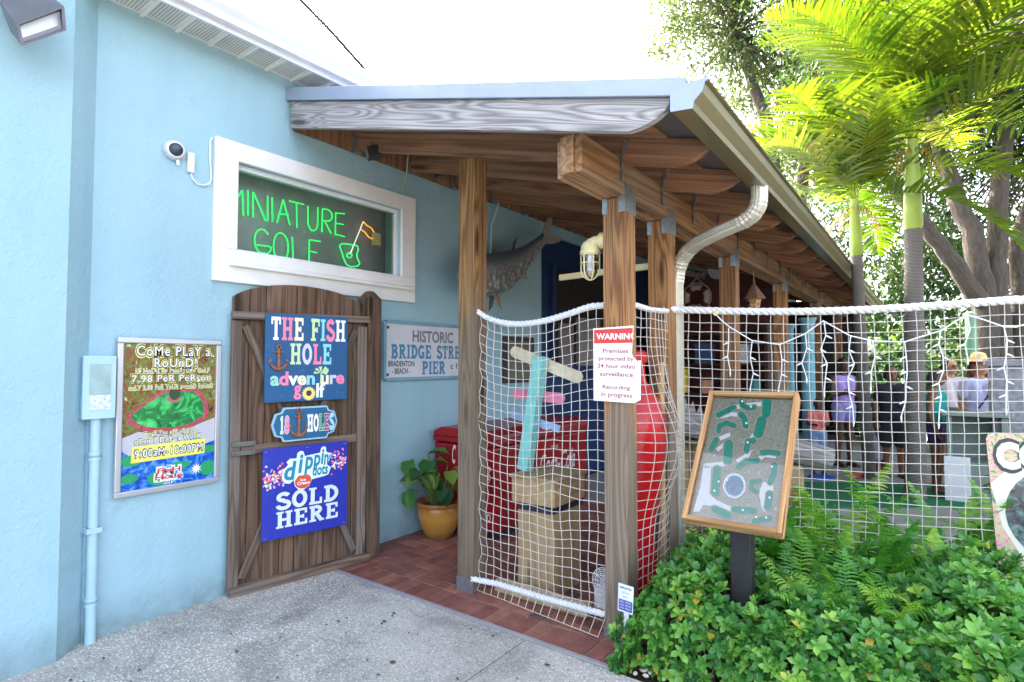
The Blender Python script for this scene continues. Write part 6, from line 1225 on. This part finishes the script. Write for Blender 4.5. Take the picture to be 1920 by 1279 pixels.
    for nm, z, y, r_, m_ in (('eye', 1.55, -.1, (.013, .008, .007), M_BLK), ('eyebrow', 1.572, -.103, (.019, .006, .004), M_HAIR[hair])):
        for sg in (-1, 1): mb = MB(); E(mb, (sg * .03, y, z), r_); mb.build(nm, m_, t_, smooth=True)
    mb = MB(); E(mb, (0, -.107, 1.482), (.022, .005, .006)); mb.build('mouth', plain('lips', S(150, 74, 70), .4), t_, smooth=True)
    for sg in (-1, 1): mb = MB(); mb.hexa([T((sg * .1 + a, y, z)) for z in (.0, .028) for a, y in ((-.042, -.17), (.042, -.17), (.042, .065), (-.042, .065))]); mb.build('sandal', M_BLK, t_, bevel=.01)
    if hat: mb = MB(); mb.lathe([(.165 * s, -.004 * s), (.165 * s, .004 * s), (.088 * s, .012 * s), (.086 * s, .05 * s), (.07 * s, .10 * s), (.03 * s, .115 * s)], T((0, 0, 1.60)), 28); mb.build('straw_hat', plain('straw', S(226, 198, 140), .8, var=.15, vs_=40), t_, smooth=True); mb = MB(); mb.lathe([(.0895 * s, .014 * s), (.0885 * s, .04 * s)], T((0, 0, 1.60)), 28); mb.build('hat_band', plain('hat_band', S(190, 160, 140), .8), t_, smooth=True)
    if glasses:
        mb = MB()
        for sg in (-1, 1): mb.tube([T((sg * .032 + .024 * math.cos(2 * PI * k / 12), -.112, 1.55 + .02 * math.sin(2 * PI * k / 12))) for k in range(13)], .004 * s, 5)
        mb.tube([T((-.008, -.113, 1.552)), T((.008, -.113, 1.552))], .003 * s, 5); mb.build('glasses', M_BLK, t_, smooth=True)
    if strap: mb = MB(); mb.tube([T((.12, -.065, 1.40)), T((.07, -.118, 1.30)), T((-.02, -.128, 1.15)), T((-.12, -.12, 1.02))], .011 * s, 6); mb.build('bag_strap', M_BLK, t_, smooth=True)
    return t_
down = lambda sg: ((sg * .22, .02, 1.07), (sg * .21, -.05, .84)); fwd = lambda sg: ((sg * .20, .0, 1.09), (sg * .10, -.20, 1.10)); cross = lambda sg: ((sg * .21, -.03, 1.09), (-sg * .06, -.17, 1.14))
def feet(px, y, d): p = fr(px, y, d); return Vector((p.x, p.y, -.012))
person('child in coral t-shirt and pale denim shorts looking down', feet(1535, 880, 7.9), 1.04, PSI - .3, 'dark', 'black', .0, 'shirt', .55, (240, 130, 124), .62, (130, 160, 200), (fwd(-1), fwd(1)))
person('woman in lilac tank top standing with folded arms', feet(1584, 880, 8.5), 1.62, PSI + .1, 'dark', 'black', .18, 'tank_top', 0, (178, 150, 220), .72, (170, 164, 224), (cross(-1), cross(1)))
person('girl in bright teal tank top and dark shorts leaning aside', feet(1759, 912, 6.75), 1.48, PSI + .7, 'brown', 'black', .10, 'tank_top', 0, (24, 158, 150), .70, (60, 44, 96), (down(-1), fwd(1)), .12)
person('woman in straw hat and pale lilac t-shirt with crossbody strap', feet(1842, 905, 6.9), 1.62, PSI, 'tan', 'auburn', .14, 'shirt', .6, (196, 196, 232), .5, (70, 80, 110), (down(-1), fwd(1)), 0, True, False, True, 1.12)
person('dark haired person wearing glasses behind the teal girl', feet(1787, 890, 7.9), 1.60, PSI, 'tan', 'black', .04, 'shirt', .6, (200, 190, 196), .5, (60, 60, 66), (down(-1), down(1)), 0, False, True)
person('person in black t-shirt and shorts between the palm trunks', feet(1676, 890, 7.7), 1.50, PSI - .4, 'brown', 'black', .06, 'shirt', .6, (44, 44, 54), .5, (50, 48, 56), (down(-1), fwd(1)))
person('child in teal t-shirt and white trousers by slim palm trunk', feet(1652, 888, 7.9), 1.12, PSI + .5, 'brown', 'black', .05, 'shirt', .6, (60, 150, 150), .35, (200, 206, 224), (down(-1), down(1)))
